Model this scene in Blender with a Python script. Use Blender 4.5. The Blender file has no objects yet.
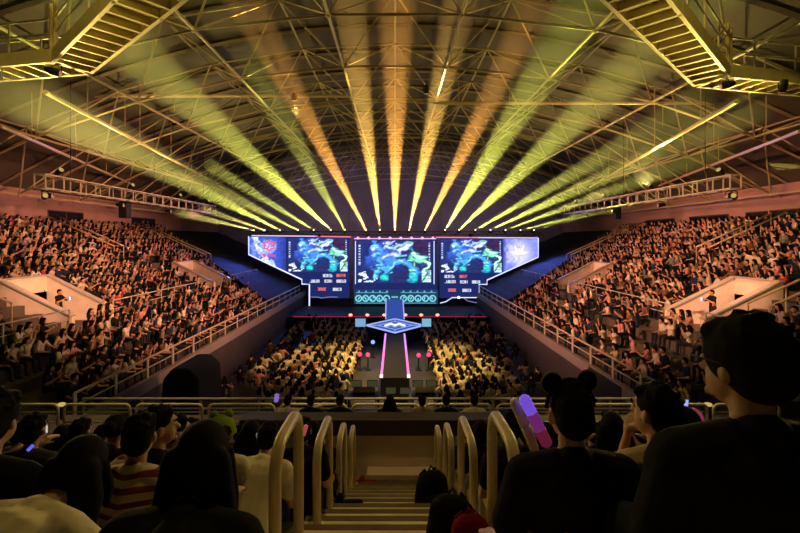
import bpy, bmesh, math, random
import numpy as np
from mathutils import Vector, Matrix, Euler
random.seed(11); np.random.seed(11)
R = math.radians; PI = math.pi
SC = bpy.context.scene
COL = SC.collection
CAMZ = 8.2; FPX = 444.0; VX, VY = 395.0, 240.0

def at(px, py, d):
    return Vector(((px - VX) / FPX * d, d, CAMZ + (VY - py) / FPX * d))

# ------------------------------------------------------------------ materials
MATS = {}
def mat(name, col, rough=.6, metal=0., emit=None, es=0., var=0., vscale=6., bump=0., spec=.3):
    if name in MATS: return MATS[name]
    m = bpy.data.materials.new(name); m.use_nodes = True
    nt = m.node_tree; b = nt.nodes['Principled BSDF']
    b.inputs['Base Color'].default_value = (*col, 1); b.inputs['Roughness'].default_value = rough
    b.inputs['Metallic'].default_value = metal; b.inputs['Specular IOR Level'].default_value = spec
    if emit:
        b.inputs['Emission Color'].default_value = (*emit, 1); b.inputs['Emission Strength'].default_value = es
    if var > 0 or bump > 0:
        tc = nt.nodes.new('ShaderNodeTexCoord'); nz = nt.nodes.new('ShaderNodeTexNoise')
        nz.inputs['Scale'].default_value = vscale; nz.inputs['Detail'].default_value = 4
        nt.links.new(tc.outputs['Object'], nz.inputs['Vector'])
        if var > 0:
            rp = nt.nodes.new('ShaderNodeValToRGB')
            rp.color_ramp.elements[0].position = .3; rp.color_ramp.elements[1].position = .7
            rp.color_ramp.elements[0].color = (*[c * (1 - var) for c in col], 1)
            rp.color_ramp.elements[1].color = (*[min(1, c * (1 + var)) for c in col], 1)
            nt.links.new(nz.outputs['Fac'], rp.inputs['Fac']); nt.links.new(rp.outputs['Color'], b.inputs['Base Color'])
        if bump > 0:
            bp = nt.nodes.new('ShaderNodeBump'); bp.inputs['Strength'].default_value = bump; bp.inputs['Distance'].default_value = .01
            nt.links.new(nz.outputs['Fac'], bp.inputs['Height']); nt.links.new(bp.outputs['Normal'], b.inputs['Normal'])
    MATS[name] = m
    return m

def glow(name, col, s):
    return mat(name, (.02, .02, .02), .5, emit=col, es=s)

def picture_mat(name, s):
    m = bpy.data.materials.new(name); m.use_nodes = True; nt = m.node_tree
    b = nt.nodes['Principled BSDF']; b.inputs['Base Color'].default_value = (.01, .01, .012, 1)
    a = nt.nodes.new('ShaderNodeAttribute'); a.attribute_name = 'picture'
    nt.links.new(a.outputs['Color'], b.inputs['Emission Color']); b.inputs['Emission Strength'].default_value = s
    return m

def haze_mat(name, col, dens, g=.25):
    m = bpy.data.materials.new(name); m.use_nodes = True; nt = m.node_tree
    for n in list(nt.nodes):
        if n.type != 'OUTPUT_MATERIAL': nt.nodes.remove(n)
    o = [n for n in nt.nodes if n.type == 'OUTPUT_MATERIAL'][0]
    v = nt.nodes.new('ShaderNodeVolumeScatter')
    v.inputs['Color'].default_value = (*col, 1); v.inputs['Density'].default_value = dens; v.inputs['Anisotropy'].default_value = g
    nt.links.new(v.outputs['Volume'], o.inputs['Volume'])
    return m

# ------------------------------------------------------------------ mesh builder
class MB:
    def __init__(s): s.v = []; s.f = []; s.mi = []
    def add(s, vs, fs, m=0):
        o = len(s.v); s.v += [tuple(p) for p in vs]
        for f in fs: s.f.append([i + o for i in f]); s.mi.append(m)
    def box(s, c, size, rot=None, m=0):
        hx, hy, hz = [q / 2 for q in size]
        vs = [Vector((x, y, z)) for x in (-hx, hx) for y in (-hy, hy) for z in (-hz, hz)]
        if rot is not None: vs = [rot @ p for p in vs]
        c = Vector(c)
        s.add([p + c for p in vs], [(0, 1, 3, 2), (4, 6, 7, 5), (0, 4, 5, 1), (2, 3, 7, 6), (0, 2, 6, 4), (1, 5, 7, 3)], m)
    def bb(s, lo, hi, m=0):
        s.box([(a + b) / 2 for a, b in zip(lo, hi)], [b - a for a, b in zip(lo, hi)], None, m)
    def path(s, pts, r, n=8, closed=False, m=0):
        pts = [Vector(p) for p in pts]; k = len(pts); rings = []
        up = None
        for i, p in enumerate(pts):
            a = pts[i - 1] if (i > 0 or closed) else p
            b = pts[(i + 1) % k] if (i < k - 1 or closed) else p
            t = (b - a).normalized()
            if up is None:
                up = Vector((0, 0, 1)) if abs(t.z) < .9 else Vector((1, 0, 0))
            x = t.cross(up)
            if x.length < 1e-4: x = t.cross(Vector((0, 1, 0)))
            x.normalize(); y = x.cross(t).normalized(); up = y
            rr = r[i] if isinstance(r, (list, tuple)) else r
            rings.append([p + (x * math.cos(2 * PI * j / n) + y * math.sin(2 * PI * j / n)) * rr for j in range(n)])
        vs = [q for ring in rings for q in ring]; fs = []
        for i in range(k if closed else k - 1):
            i2 = (i + 1) % k
            for j in range(n):
                j2 = (j + 1) % n
                fs.append((i * n + j, i * n + j2, i2 * n + j2, i2 * n + j))
        if not closed:
            fs.append(tuple(range(n - 1, -1, -1))); fs.append(tuple((k - 1) * n + j for j in range(n)))
        s.add(vs, fs, m)
    def tube(s, a, b, r, n=8, m=0): s.path([a, b], r, n, False, m)
    def prism(s, poly, y0, y1, m=0):          # poly in (x, z), extruded along y
        k = len(poly)
        vs = [(x, y0, z) for x, z in poly] + [(x, y1, z) for x, z in poly]
        fs = [tuple(range(k)), tuple(range(2 * k - 1, k - 1, -1))]
        for i in range(k): fs.append((i, i + k, (i + 1) % k + k, (i + 1) % k))
        s.add(vs, fs, m)
    def sphere(s, c, rad, nu=12, nv=8, rot=None, m=0):
        rad = (rad,) * 3 if not isinstance(rad, (tuple, list)) else rad
        c = Vector(c); vs = []; fs = []
        for i in range(nv + 1):
            th = PI * i / nv
            for j in range(nu):
                p = Vector((math.sin(th) * math.cos(2 * PI * j / nu) * rad[0], math.sin(th) * math.sin(2 * PI * j / nu) * rad[1], math.cos(th) * rad[2]))
                if rot is not None: p = rot @ p
                vs.append(c + p)
        for i in range(nv):
            for j in range(nu):
                fs.append((i * nu + j, (i + 1) * nu + j, (i + 1) * nu + (j + 1) % nu, i * nu + (j + 1) % nu))
        s.add(vs, fs, m)
    def mesh(s, name, mats, smooth=False):
        me = bpy.data.meshes.new(name); me.from_pydata([tuple(p) for p in s.v], [], s.f)
        for m in (mats if isinstance(mats, (list, tuple)) else [mats]): me.materials.append(m)
        me.polygons.foreach_set('material_index', s.mi)
        bm = bmesh.new(); bm.from_mesh(me); bmesh.ops.remove_doubles(bm, verts=bm.verts, dist=1e-5)
        bmesh.ops.recalc_face_normals(bm, faces=bm.faces); bm.to_mesh(me); bm.free()
        if smooth: me.polygons.foreach_set('use_smooth', [True] * len(me.polygons))
        me.update()
        return me
    def build(s, name, mats, parent=None, smooth=False, bevel=0., loc=None):
        return link(name, s.mesh(name, mats, smooth), parent, bevel, loc)

def link(name, me, parent=None, bevel=0., loc=None):
    o = bpy.data.objects.new(name, me); COL.objects.link(o)
    if parent is not None: o.parent = parent
    if loc is not None: o.location = loc
    if bevel > 0:
        b = o.modifiers.new('bevel', 'BEVEL'); b.width = bevel; b.segments = 2; b.limit_method = 'ANGLE'
    return o

def tag(o, label, cat=None, group=None, kind=None):
    o['label'] = label
    if cat: o['category'] = cat
    if group: o['group'] = group
    if kind: o['kind'] = kind
    return o

def thing(name, label, cat, loc=(0, 0, 0), rz=0, group=None):
    o = bpy.data.objects.new(name, None); COL.objects.link(o)
    o.location = loc; o.rotation_euler = (0, 0, rz); o.empty_display_size = .2
    return tag(o, label, cat, group)

def struct(o, label): return tag(o, label, o.name.split('_')[0].split('.')[0], None, 'structure')

def dup(root, loc=None, rz=None, label=None, group=None):
    r = root.copy(); COL.objects.link(r)
    if loc is not None: r.location = loc
    if rz is not None: r.rotation_euler = (0, 0, rz)
    if label: r['label'] = label
    if group: r['group'] = group
    for ch in list(root.children):
        c = ch.copy(); COL.objects.link(c); c.parent = r
        for g in list(ch.children):
            d = g.copy(); COL.objects.link(d); d.parent = c
    return r

def arc(c, r, a0, a1, ex, ez, n=6):
    c = Vector(c); ex = Vector(ex); ez = Vector(ez)
    return [c + ex * (r * math.cos(a0 + (a1 - a0) * i / n)) + ez * (r * math.sin(a0 + (a1 - a0) * i / n)) for i in range(n + 1)]

# ------------------------------------------------------------------ palette
M_floor = mat('arena floor', (.035, .033, .034), .45, var=.3, vscale=.6)
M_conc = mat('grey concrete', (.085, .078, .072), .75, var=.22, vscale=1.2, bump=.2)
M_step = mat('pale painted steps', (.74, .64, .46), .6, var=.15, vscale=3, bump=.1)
M_box = mat('cream painted concrete', (.78, .68, .58), .65, var=.10, vscale=1.5)
M_wall = mat('upper wall paint', (.32, .20, .19), .8, var=.12, vscale=.5)
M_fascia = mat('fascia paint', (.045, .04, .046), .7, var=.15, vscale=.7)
M_curb = mat('pale curb', (.22, .20, .21), .6, var=.1)
M_steel = mat('cream steel tube', (.52, .45, .28), .38, var=.06, vscale=9)
M_rail = mat('white rail tube', (.42, .40, .36), .4)
M_truss = mat('roof steel', (.42, .37, .22), .5, .1)
M_deck = mat('roof deck', (.095, .085, .06), .7, var=.25, vscale=.4)
M_black = mat('black casing', (.012, .012, .013), .5)
M_dark = mat('dark brown coping', (.05, .034, .02), .6, var=.15)
M_drape = mat('black drape', (.012, .013, .02), .9)
M_win = mat('dark window glass', (.01, .01, .012), .15)
M_catw = mat('catwalk paint', (.50, .42, .18), .5, var=.1, vscale=2)

# ================================================================== SETTING
b = MB(); b.bb((-27, -3, -.3), (27, 63, 0)); struct(b.build('floor', M_floor), 'dark arena floor under the seated floor crowd')
def roof_z(x): return 11.5 + 7.7 * (1 - (x / 26.0) ** 2)

# terraces -----------------------------------------------------------
PITCH, RISE, NROW = .8, .36, 18
BX0, BX1 = 5, 9                                  # rows swallowed by an exit box
SIDES = {
    'left': dict(s=-1, x0=-10.2, boxes=[(19.6, 22.3), (35.0, 38.4)]),
    'right': dict(s=1, x0=9.0, boxes=[(18.8, 21.3), (33.4, 36.2)]),
}
D0, D1 = 13.0, 62.0
def profile(rows, boxed):
    pts = []                                     # (u, z) top line
    k = 0
    while k < NROW:
        if boxed and k == BX0:
            zf = 2.4 + RISE * BX0
            pts += [(PITCH * BX0, zf), (PITCH * BX1, zf)]; k = BX1; continue
        z = 2.4 + RISE * k; u = PITCH * k
        pts += [(u, z), (u + .45, z), (u + .45, z + .40), (u + PITCH, z + .40)]
        k += 1
    return pts
for sd, S in SIDES.items():
    mb = MB(); s = S['s']; x0 = S['x0']
    cuts = [D0]
    for a, c in S['boxes']: cuts += [a, c]
    cuts.append(D1)
    for i in range(len(cuts) - 1):
        boxed = i % 2 == 1
        pr = profile(NROW, boxed)
        poly = [(x0 + s * u, z) for u, z in pr] + [(x0 + s * PITCH * NROW, 0), (x0, 0)]
        k = len(poly)
        vs = [(x, cuts[i], z) for x, z in poly] + [(x, cuts[i + 1], z) for x, z in poly]
        fs = [(j, j + k, (j + 1) % k + k, (j + 1) % k) for j in range(k)]
        for sidebase in (0, k):                  # cap each end, column by column
            j = 0
            for j in range(len(pr) - 1):
                if abs(pr[j][0] - pr[j + 1][0]) > 1e-6:
                    o = len(vs)
                    yy = cuts[i] if sidebase == 0 else cuts[i + 1]
                    vs += [(poly[j][0], yy, poly[j][1]), (poly[j + 1][0], yy, poly[j + 1][1]), (poly[j + 1][0], yy, 0), (poly[j][0], yy, 0)]
                    fs.append((o, o + 1, o + 2, o + 3))
        mb.add(vs, fs)
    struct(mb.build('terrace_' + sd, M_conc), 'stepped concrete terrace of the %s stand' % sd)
    # exit boxes
    for bi, (a, c) in enumerate(S['boxes']):
        t = thing('exit_box', '%s cream concrete exit box set into the %s stand' % (['nearer', 'farther'][bi], sd), 'exit box', (x0 + s * PITCH * BX0, (a + c) / 2, 2.4 + RISE * BX0), 0, 'exit boxes of the stands')
        L = PITCH * (BX1 - BX0); h0, h1 = .62, 2.2
        for dy, nm in ((-(c - a) / 2, 'side_wall'), ((c - a) / 2, 'side_wall')):
            m2 = MB(); m2.prism([(0, 0), (s * L, 0), (s * L, h1), (0, h0)], dy - .11, dy + .11); m2.build(nm, M_box, t)
            m2 = MB(); q = Vector((s * L, 0, h1 - h0)); ang = math.atan2(h1 - h0, s * L)
            m2.box((s * L / 2, dy, (h0 + h1) / 2 + .03), (q.length, .32, .07), Matrix.Rotation(-ang, 3, 'Y')); m2.build('coping', M_rail, t)
        m2 = MB(); dw = .6
        m2.bb((min(s * L, s * (L + .15)), -(c - a) / 2 - .11, 0), (max(s * L, s * (L + .15)), (c - a) / 2 + .11, h1)); m2.build('back_wall', M_box, t)
        m2 = MB(); xx = s * (L - .02); m2.bb((min(xx, xx + s * .01), -dw - .2, 0), (max(xx, xx + s * .01), dw - .2, 1.35)); m2.build('doorway', M_black, t)
        m2 = MB(); xx = s * L; m2.bb((min(xx - s * .06, xx + s * .21), -(c - a) / 2 - .15, h1), (max(xx - s * .06, xx + s * .21), (c - a) / 2 + .15, h1 + .07)); m2.build('coping', M_rail, t)

# end terrace (the stand the picture is taken from)
AIS = .80
mb = MB()
def endrow(k): return 6.99 - RISE * k
XL, XR = -13.0, 12.0
for k in range(-2, 10):
    z = endrow(k); d = PITCH * k
    for xa, xb in ((XL, -AIS), (AIS, XR)):
        mb.bb((xa, d + .35, 0), (xb, d + .8, z), 2); mb.bb((xa, d, 0), (xb, d + .35, z + .40), 2)
    mb_aisle = None
for k in range(-4, 19):                          # aisle steps
    d = .4 * k
    zt_ = 7.42 - .45 * (d + .2); mb.bb((-AIS, d, 0), (AIS, d + .4, zt_)); mb.bb((-AIS, d + .335, zt_ - .01), (AIS, d + .402, zt_ + .004), 1)  # darker strip along each step edge
mb.bb((-AIS, 7.6, 0), (AIS, 8.05, 3.82))
for (da, db, z) in ((8.0, 9.2, 3.6), (9.2, 9.62, 4.0), (9.62, 10.4, 3.6), (10.4, 13.2, 3.0), (13.2, 14.3, 2.4)):
    mb.bb((XL, da, 0), (XR, db, z), 2)
struct(mb.build('terrace_near', [M_step, mat('dark stair nosing', (.13, .10, .06), .7, var=.2, vscale=8), M_conc]), 'pale stepped terrace and stairs of the near stand')

# walls
mb = MB(); mb.bb((-26.3, -3, 0), (-24.65, 62, 11.6)); struct(mb.build('wall_left', M_wall), 'purplish brown wall above the left stand')
mb = MB(); mb.bb((23.45, -3, 0), (26.3, 62, 11.6)); struct(mb.build('wall_right', M_wall), 'purplish brown wall above the right stand')
mb = MB(); mb.prism([(-26, 0)] + [(x, roof_z(x) + .05) for x in range(-26, 27, 2)] + [(26, 0)], 62, 62.4)
struct(mb.build('wall_far', mat('far wall', (.16, .13, .17), .85, var=.2, vscale=.4)), 'dark wall behind the stage')
# dark openings high on the side walls
wi = 1
for x, sx, lst in ((23.45, -1, ((25.6, 29.6, 8.9, 10.0), (31.2, 35.4, 9.1, 10.0), (37.2, 41.5, 9.3, 10.0))), (-24.65, 1, ((31.5, 35.0, 9.6, 10.3), (41.5, 45.5, 9.6, 10.3)))):
    for (a, c, z0, z1) in lst:
        mb = MB(); mb.bb((min(x, x + sx * .06), a, z0), (max(x, x + sx * .06), c, z1)); w = mb.build('window_%d' % wi, M_win)
        struct(w, 'dark window %s on the %s wall above the stand' % (['nearest the camera', 'in the middle', 'nearest the stage'][(wi - 1) % 3], 'right' if sx < 0 else 'left'))
        mb = MB(); xx = x + sx * .05
        for p, q in (((a, z0), (c, z0)), ((c, z0), (c, z1)), ((c, z1), (a, z1)), ((a, z1), (a, z0)), (((a + c) / 2, z0), ((a + c) / 2, z1))):
            mb.tube((xx, p[0], p[1]), (xx, q[0], q[1]), .05, 4)
        mb.build('window_frame', M_dark, w); wi += 1
# ceiling deck with purlins
mb = MB(); xs = [x for x in range(-26, 27, 2)]
vs = []; fs = []
for x in xs: vs += [(x, -3, roof_z(x)), (x, 62.4, roof_z(x)), (x, -3, roof_z(x) + .3), (x, 62.4, roof_z(x) + .3)]
for i in range(len(xs) - 1):
    o = 4 * i; fs += [(o, o + 1, o + 5, o + 4), (o + 2, o + 6, o + 7, o + 3)]
mb.add(vs, fs)
ceil = struct(mb.build('ceiling', M_deck), 'arched steel roof deck over the arena')
mb = MB()
for j in range(0, 22):
    y = -1.5 + 3 * j
    mb.path([(x, y, roof_z(x) - .12) for x in xs], .11, 4)
mb.build('purlin', mat('purlin steel', (.26, .22, .17), .6), ceil)

# space frame under the deck
NX = [-22.5 + 5 * i for i in range(10)]; NY = [1.6 + 5 * j for j in range(13)]
bot = {(i, j): Vector((x, y, roof_z(x) - 2.5)) for i, x in enumerate(NX) for j, y in enumerate(NY)}
top = {(i, j): Vector((x + 2.5, y + 2.5, roof_z(x + 2.5) - .35)) for i, x in enumerate(NX[:-1]) for j, y in enumerate(NY[:-1])}
sf = bpy.data.objects.new('roof_truss', None); COL.objects.link(sf); tag(sf, 'cream steel space frame under the roof deck', 'roof truss', None, 'structure')
c1 = MB(); c2 = MB(); c3 = MB()
for (i, j), p in bot.items():
    if (i + 1, j) in bot: c1.tube(p, bot[i + 1, j], .06, 5)
    if (i, j + 1) in bot: c1.tube(p, bot[i, j + 1], .06, 5)
    c1.sphere(p, .13, 6, 4)
for (i, j), p in top.items():
    if (i + 1, j) in top: c2.tube(p, top[i + 1, j], .055, 5)
    if (i, j + 1) in top: c2.tube(p, top[i, j + 1], .055, 5)
    for di in (0, 1):
        for dj in (0, 1): c3.tube(p, bot[i + di, j + dj], .045, 5)
c1.build('bottom_chord', M_truss, sf); c2.build('top_chord', M_truss, sf); c3.build('diagonal_web', M_truss, sf)

# ------------------------------------------------------------------ catwalks
def catwalk(pts, label, ribs, w=1.05, h=.42):
    t = thing('catwalk', label, 'catwalk', (pts[0][0], pts[0][1], 13.7), 0, 'catwalks hung below the roof')
    O = Vector((pts[0][0], pts[0][1], 13.7))
    for i in range(len(pts) - 1):
        a = Vector((*pts[i], 13.7)) - O; c = Vector((*pts[i + 1], 13.7)) - O
        dr = (c - a).normalized(); nn = Vector((-dr.y, dr.x, 0)); ln = (c - a).length
        rot = Matrix((dr, nn, Vector((0, 0, 1)))).transposed(); mid = (a + c) / 2
        m = MB(); m.box(mid + Vector((0, 0, h * .55)), (ln, w, .04), rot); m.build('deck', M_catw, t)
        for sgn in (-1, 1):
            m = MB(); m.box(mid + nn * (sgn * w / 2) + Vector((0, 0, h / 2)), (ln + .1, .10, h), rot); m.build('side_beam', M_catw, t, bevel=.01)
        m = MB(); n = max(2, int(ln / ribs))
        for q in range(n + 1):
            pc = a + dr * (ln * q / n); m.box(pc + Vector((0, 0, h * .28)), (.08, w, h * .5), rot)
        m.build('cross_rib', M_catw, t)
        m = MB()
        for sgn in (-1, 1):
            e = nn * (sgn * w / 2)
            m.tube(a + e + Vector((0, 0, 1.35)), c + e + Vector((0, 0, 1.35)), .035, 6); m.tube(a + e + Vector((0, 0, .9)), c + e + Vector((0, 0, .9)), .025, 6)
            for q in range(0, n + 1, 3):
                pc = a + dr * (ln * q / n) + e; m.tube(pc + Vector((0, 0, h)), pc + Vector((0, 0, 1.35)), .03, 6)
        m.build('guard_rail', M_truss, t)
        for q in (0.03, .5, .97):
            m = MB()
            pc = a + dr * (ln * q)
            zt = roof_z((pc + O).x) - 2.4 - 13.7
            if zt > 1.5:
                for sgn in (-1, 1):
                    m.tube(pc + nn * (sgn * w / 2), pc + nn * (sgn * w / 2) + Vector((0, 0, zt)), .06, 6)
                m.tube(pc - nn * (w / 2) + Vector((0, 0, h)), pc + nn * (w / 2) + Vector((0, 0, zt)), .04, 6)
            if m.v: m.build('hanger', M_catw, t)
catwalk([(-17.5, 15.6), (-10.35, 14.25), (-2.0, 7.1)], 'ribbed cream catwalk angled across the upper left roof', .6)
catwalk([(17.5, 16.9), (11.05, 15.5), (2.2, 7.0)], 'ribbed cream catwalk angled across the upper right roof', .6)

# long lighting pipes and the ladder trusses over the stands
t = tag(MB().build('x', M_truss), 'x'); bpy.data.objects.remove(t)
for xa, xb, y, z, lab in ((-19, -2.6, 24.5, 16.15, 'thin horizontal pipe hung across the roof on the left of the beams'), (2.1, 19, 24.5, 15.75, 'thin horizontal pipe hung across the roof on the right of the beams')):
    m = MB(); m.tube((xa, y, z), (xb, y, z), .085, 8)
    t = tag(m.build('lighting_pipe', mat('pale pipe', (.7, .62, .42), .4)), lab, 'pipe', 'pipes hung below the roof')
    for q in range(6):
        x = xa + (xb - xa) * (q + .5) / 6
        m = MB(); m.tube((x, y, z), (x, y, roof_z(x) - 2.2), .02, 5); m.build('hanger', M_truss, t)
for (a, c, lab) in ((at(45, 92, 15), at(212, 181, 46), 'bright lit steel pipe running along the left roof slope'), (at(0, 126, 19), at(150, 192, 46), 'lower lit steel pipe along the left roof slope'),
                    (at(737, 101, 15.5), at(590, 187, 46), 'bright lit steel pipe running along the right roof slope'), (at(800, 131, 19), at(640, 193, 46), 'lower lit steel pipe along the right roof slope')):
    m = MB(); m.tube(a, c, .085, 8); t = tag(m.build('roof_pipe', mat('bare pipe', (.75, .65, .35), .3, .3)), lab, 'pipe', 'pipes along the roof slopes')
    for q in range(5):
        p = a.lerp(c, (q + .5) / 5); m = MB(); m.tube(p, (p.x, p.y, roof_z(p.x) - .2), .025, 5); m.build('hanger', M_truss, t)

def ladder_truss(x, ya, yb, z, lab):
    t = thing('lighting_truss', lab, 'truss', (x, ya, z), 0, 'lighting trusses over the stands')
    L = yb - ya; h = .62; m = MB()
    for ox in (-.25, .25):
        for oz in (0, h): m.tube((ox, 0, oz), (ox, L, oz), .04, 6)
    n = int(L / 1.1)
    for q in range(n + 1):
        y = L * q / n
        for ox in (-.25, .25): m.tube((ox, y, 0), (ox, y, h), .035, 6)
        m.tube((-.25, y, 0), (.25, y, 0), .03, 6); m.tube((-.25, y, h), (.25, y, h), .03, 6)
    m.build('lattice', M_rail, t)
    for q in (.1, .5, .9): m = MB(); m.tube((0, L * q, h), (0, L * q, roof_z(x) - z - .3), .02, 5); m.build('hanging_cable', M_black, t)
    return t
ladder_truss(-16.0, 20.0, 39.0, 10.55, 'ladder lighting truss hung over the left stand')
ladder_truss(15.5, 20.2, 40.0, 10.55, 'ladder lighting truss hung over the right stand')

def added_lamp(loc, target, lab, group, col, power, size, blend=.8, rad=.12, hang=0):  # lamp added for its light, with a made-up housing
    loc = Vector(loc); d = (Vector(target) - loc).normalized()
    t = thing('spotlight', lab, 'lamp', loc, 0, group)
    rot = d.to_track_quat('Z', 'Y').to_matrix()
    m = MB(); m.path([rot @ Vector((0, 0, -.3)), rot @ Vector((0, 0, -.12)), rot @ Vector((0, 0, .1))], [.08, .13, .13], 10)
    m.build('lamp_can', M_black, t, smooth=False)
    m = MB(); m.path([rot @ Vector((0, 0, .1)), rot @ Vector((0, 0, .12))], [.11, .11], 10); m.build('lens', glow('lens ' + group, col, .5), t)
    m = MB(); up = 1 if hang >= 0 else -1
    m.path([(-.15, 0, 0), (-.15, 0, .2 * up), (0, 0, .26 * up), (.15, 0, .2 * up), (.15, 0, 0)], .018, 6); m.build('yoke', M_black, t)
    L = bpy.data.lights.new('lamp_light', 'SPOT'); L.color = col; L.energy = power; L.spot_size = R(size); L.spot_blend = blend; L.shadow_soft_size = rad
    o = bpy.data.objects.new('lamp_light', L); COL.objects.link(o); o.parent = t
    o.location = d * .18; o.rotation_euler = d.to_track_quat('-Z', 'Y').to_euler()
    return t
ORD = ['nearest the camera', 'second from the camera', 'third from the camera', 'nearest the stage']
EXPO = 0.0
for sx, sd in ((-16.0, 'left'), (15.5, 'right')):
    for q, y in enumerate((20.6, 26, 31.5)):
        added_lamp((sx, y, 10.25), (-sx * 1.28, y + (5.5, 6, 6)[q], 7.2), 'added black can lamp under the %s ladder truss, %s' % (sd, ['nearest the camera', 'in the middle', 'nearest the stage'][q]), 'added can lamps under the ladder trusses', (1, .37, .19), (14500, 16500, 14500)[q], 39, 1.0)  # added wash lighting the opposite stand, no known fixture there
    for q, y in enumerate((21.2, 27, 33, 38)):
        added_lamp((sx, y, 11.5), (sx * .1, y - 5, 20), 'added black uplight on top of the %s ladder truss, %s' % (sd, ORD[q]), 'added uplights on the ladder trusses', (1, .70, .20), 1500, 150, 1.0, hang=-1)  # added uplights that raise the roof brightness
    added_lamp((sx, 19.9 + .4, 10.2), (sx * .42, 11.5, 13.8), 'added black lamp on the %s ladder truss end throwing light on the catwalk' % sd, 'added catwalk lamps', (1, .74, .18), 6500, 75, 1.0)  # added only to brighten the catwalk

# speaker hung at the left truss and a lamp cluster
for (px, py, d, lab) in ((125, 210, 27.5, 'black speaker hung below the left ladder truss'), (617, 213, 36, 'black speaker hung below the right ladder truss')):
    p = at(px, py, d); m = MB(); m.box((0, 0, 0), (.5, .5, 1.0)); t = thing('hung_speaker', lab, 'speaker', p); m.build('cabinet', M_black, t, bevel=.03)
    m = MB(); m.box((0, -.26, 0), (.42, .02, .9)); m.build('grille', M_drape, t)
    m = MB(); m.tube((0, 0, .5), (0, 0, max(.8, 10.6 - p.z)), .03, 6); m.build('hanger', M_black, t)

# ------------------------------------------------------------------ rails of the stands
def guard_rail(name, a, c, hts, lab, group, step, post=(.07, .05), mtl=M_rail):
    a = Vector(a); c = Vector(c); L = (c - a).length; dr = (c - a) / L
    t = thing(name, lab, 'railing', a, 0, group)
    for q, (hh, r) in enumerate(hts):
        m = MB(); m.tube(Vector((0, 0, hh)), (c - a) + Vector((0, 0, hh)), r, 8); m.build('top_rail' if q == 0 else 'mid_rail', mtl, t, smooth=True)
    n = max(1, round(L / step)); flat = Vector((dr.x, dr.y, 0)).normalized(); rz = math.atan2(flat.y, flat.x)
    pm = None
    for q in range(n + 1):
        p = dr * (L * q / n)
        if pm is None:
            m = MB(); m.box((0, 0, hts[0][0] / 2), (post[0], post[1], hts[0][0])); o = m.build('post', mtl, t, bevel=.008); pm = o.data
        else: o = link('post', pm, t, .008)
        o.location = p; o.rotation_euler = (0, 0, rz)
    return t
for sd, S in SIDES.items():
    s, x0 = S['s'], S['x0']
    m = MB(); m.bb((min(x0, x0 - s * .22), 13.9, 2.08), (max(x0, x0 - s * .22), 50, 2.55)); struct(m.build('trim_1' if sd == 'left' else 'trim_2', M_curb), 'pale curb under the front rail of the %s stand' % sd)
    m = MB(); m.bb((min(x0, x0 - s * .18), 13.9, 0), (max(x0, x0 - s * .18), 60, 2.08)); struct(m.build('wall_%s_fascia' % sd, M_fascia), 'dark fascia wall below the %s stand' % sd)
    guard_rail('front_rail', (x0 - s * .1, 14.0, 2.55), (x0 - s * .1, 47, 2.55), [(.82, .045), (.42, .03)], 'long white rail along the front edge of the %s stand' % sd, 'front rails of the stands', 2.1, (.14, .05))
    xm = x0 + s * (PITCH * BX0 + .06); zb = 2.4 + RISE * (BX0) ; last = 14.5
    segs = []
    for (a, c) in S['boxes']: segs.append((last, a - .15)); last = c + .15
    segs.append((last, 46))
    for q, (a, c) in enumerate(segs):
        guard_rail('aisle_rail', (xm, a, zb), (xm, c, zb), [(.95, .03), (.5, .022)], 'low rail across the %s stand %s' % (sd, ['on the camera side of its nearer exit box', 'between its two exit boxes', 'on the stage side of its farther exit box'][q]), 'rails across the stands', 1.5, (.05, .05))
    # stair handrails running up the stand
    for q, (d, u0, u1) in enumerate(((26.3, 9.6, 14.2), (27.4, 9.6, 14.2), (41.6, 7.5, 14.2), (42.7, 7.5, 14.2), (16.6, 5.0, 9.5), (17.6, 5.0, 9.5))):
        d2 = d + (5.0 if sd == 'left' and q < 2 else 0)
        a = (x0 + s * u0, d2, 2.4 + .45 * u0); c = (x0 + s * u1, d2, 2.4 + .45 * u1)
        guard_rail('stair_handrail', a, c, [(1.05, .05)], 'sloping yellowish handrail %s of the %s upper stair of the %s stand' % (['on the camera side', 'on the stage side'][q % 2], ['middle', 'farthest', 'nearest'][q // 2], sd), 'stair handrails on the stands', 1.6, (.05, .05), M_steel)

# rounded loop barriers in front of the near stand
proto = None; names = ['first', 'second', 'third', 'fourth', 'fifth', 'sixth', 'seventh', 'eighth', 'ninth', 'tenth', 'eleventh']
W, H, r = 1.78, .76, .14
for q in range(11):
    x = -10.6 + 1.95 * q + .6
    lab = 'rounded cream loop barrier beyond the near stand, %s from the left' % names[q]
    if proto is None:
        t = thing('loop_barrier', lab, 'barrier', (x, 12.0, 3.0), 0, 'loop barriers beyond the near stand')
        pts = [Vector((-W / 2, 0, 0))] + arc((-W / 2 + r, 0, H - r), r, PI, PI / 2, (1, 0, 0), (0, 0, 1)) + arc((W / 2 - r, 0, H - r), r, PI / 2, 0, (1, 0, 0), (0, 0, 1)) + [Vector((W / 2, 0, 0))]
        m = MB(); m.path(pts, .036, 8); m.build('loop', M_steel, t, smooth=True)
        m = MB(); m.tube((-W / 2, 0, .28), (W / 2, 0, .28), .025, 8); m.build('lower_rail', M_steel, t, smooth=True)
        m = MB(); m.tube((-W / 2, 0, .55), (W / 2, 0, .55), .02, 8); m.build('mid_rail', M_steel, t, smooth=True); proto = t
    else: dup(proto, (x, 12.0, 3.0), 0, lab)
guard_rail('edge_rail', (-9.9, 14.1, 2.4), (8.7, 14.1, 2.4), [(.76, .04), (.45, .03)], 'long low rail along the front edge of the near stand', None, 1.9)
m = MB(); m.bb((-10.2, 14.3, 0), (9, 14.6, 2.4)); struct(m.build('wall_near_fascia', M_fascia), 'dark front wall below the near stand')

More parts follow.
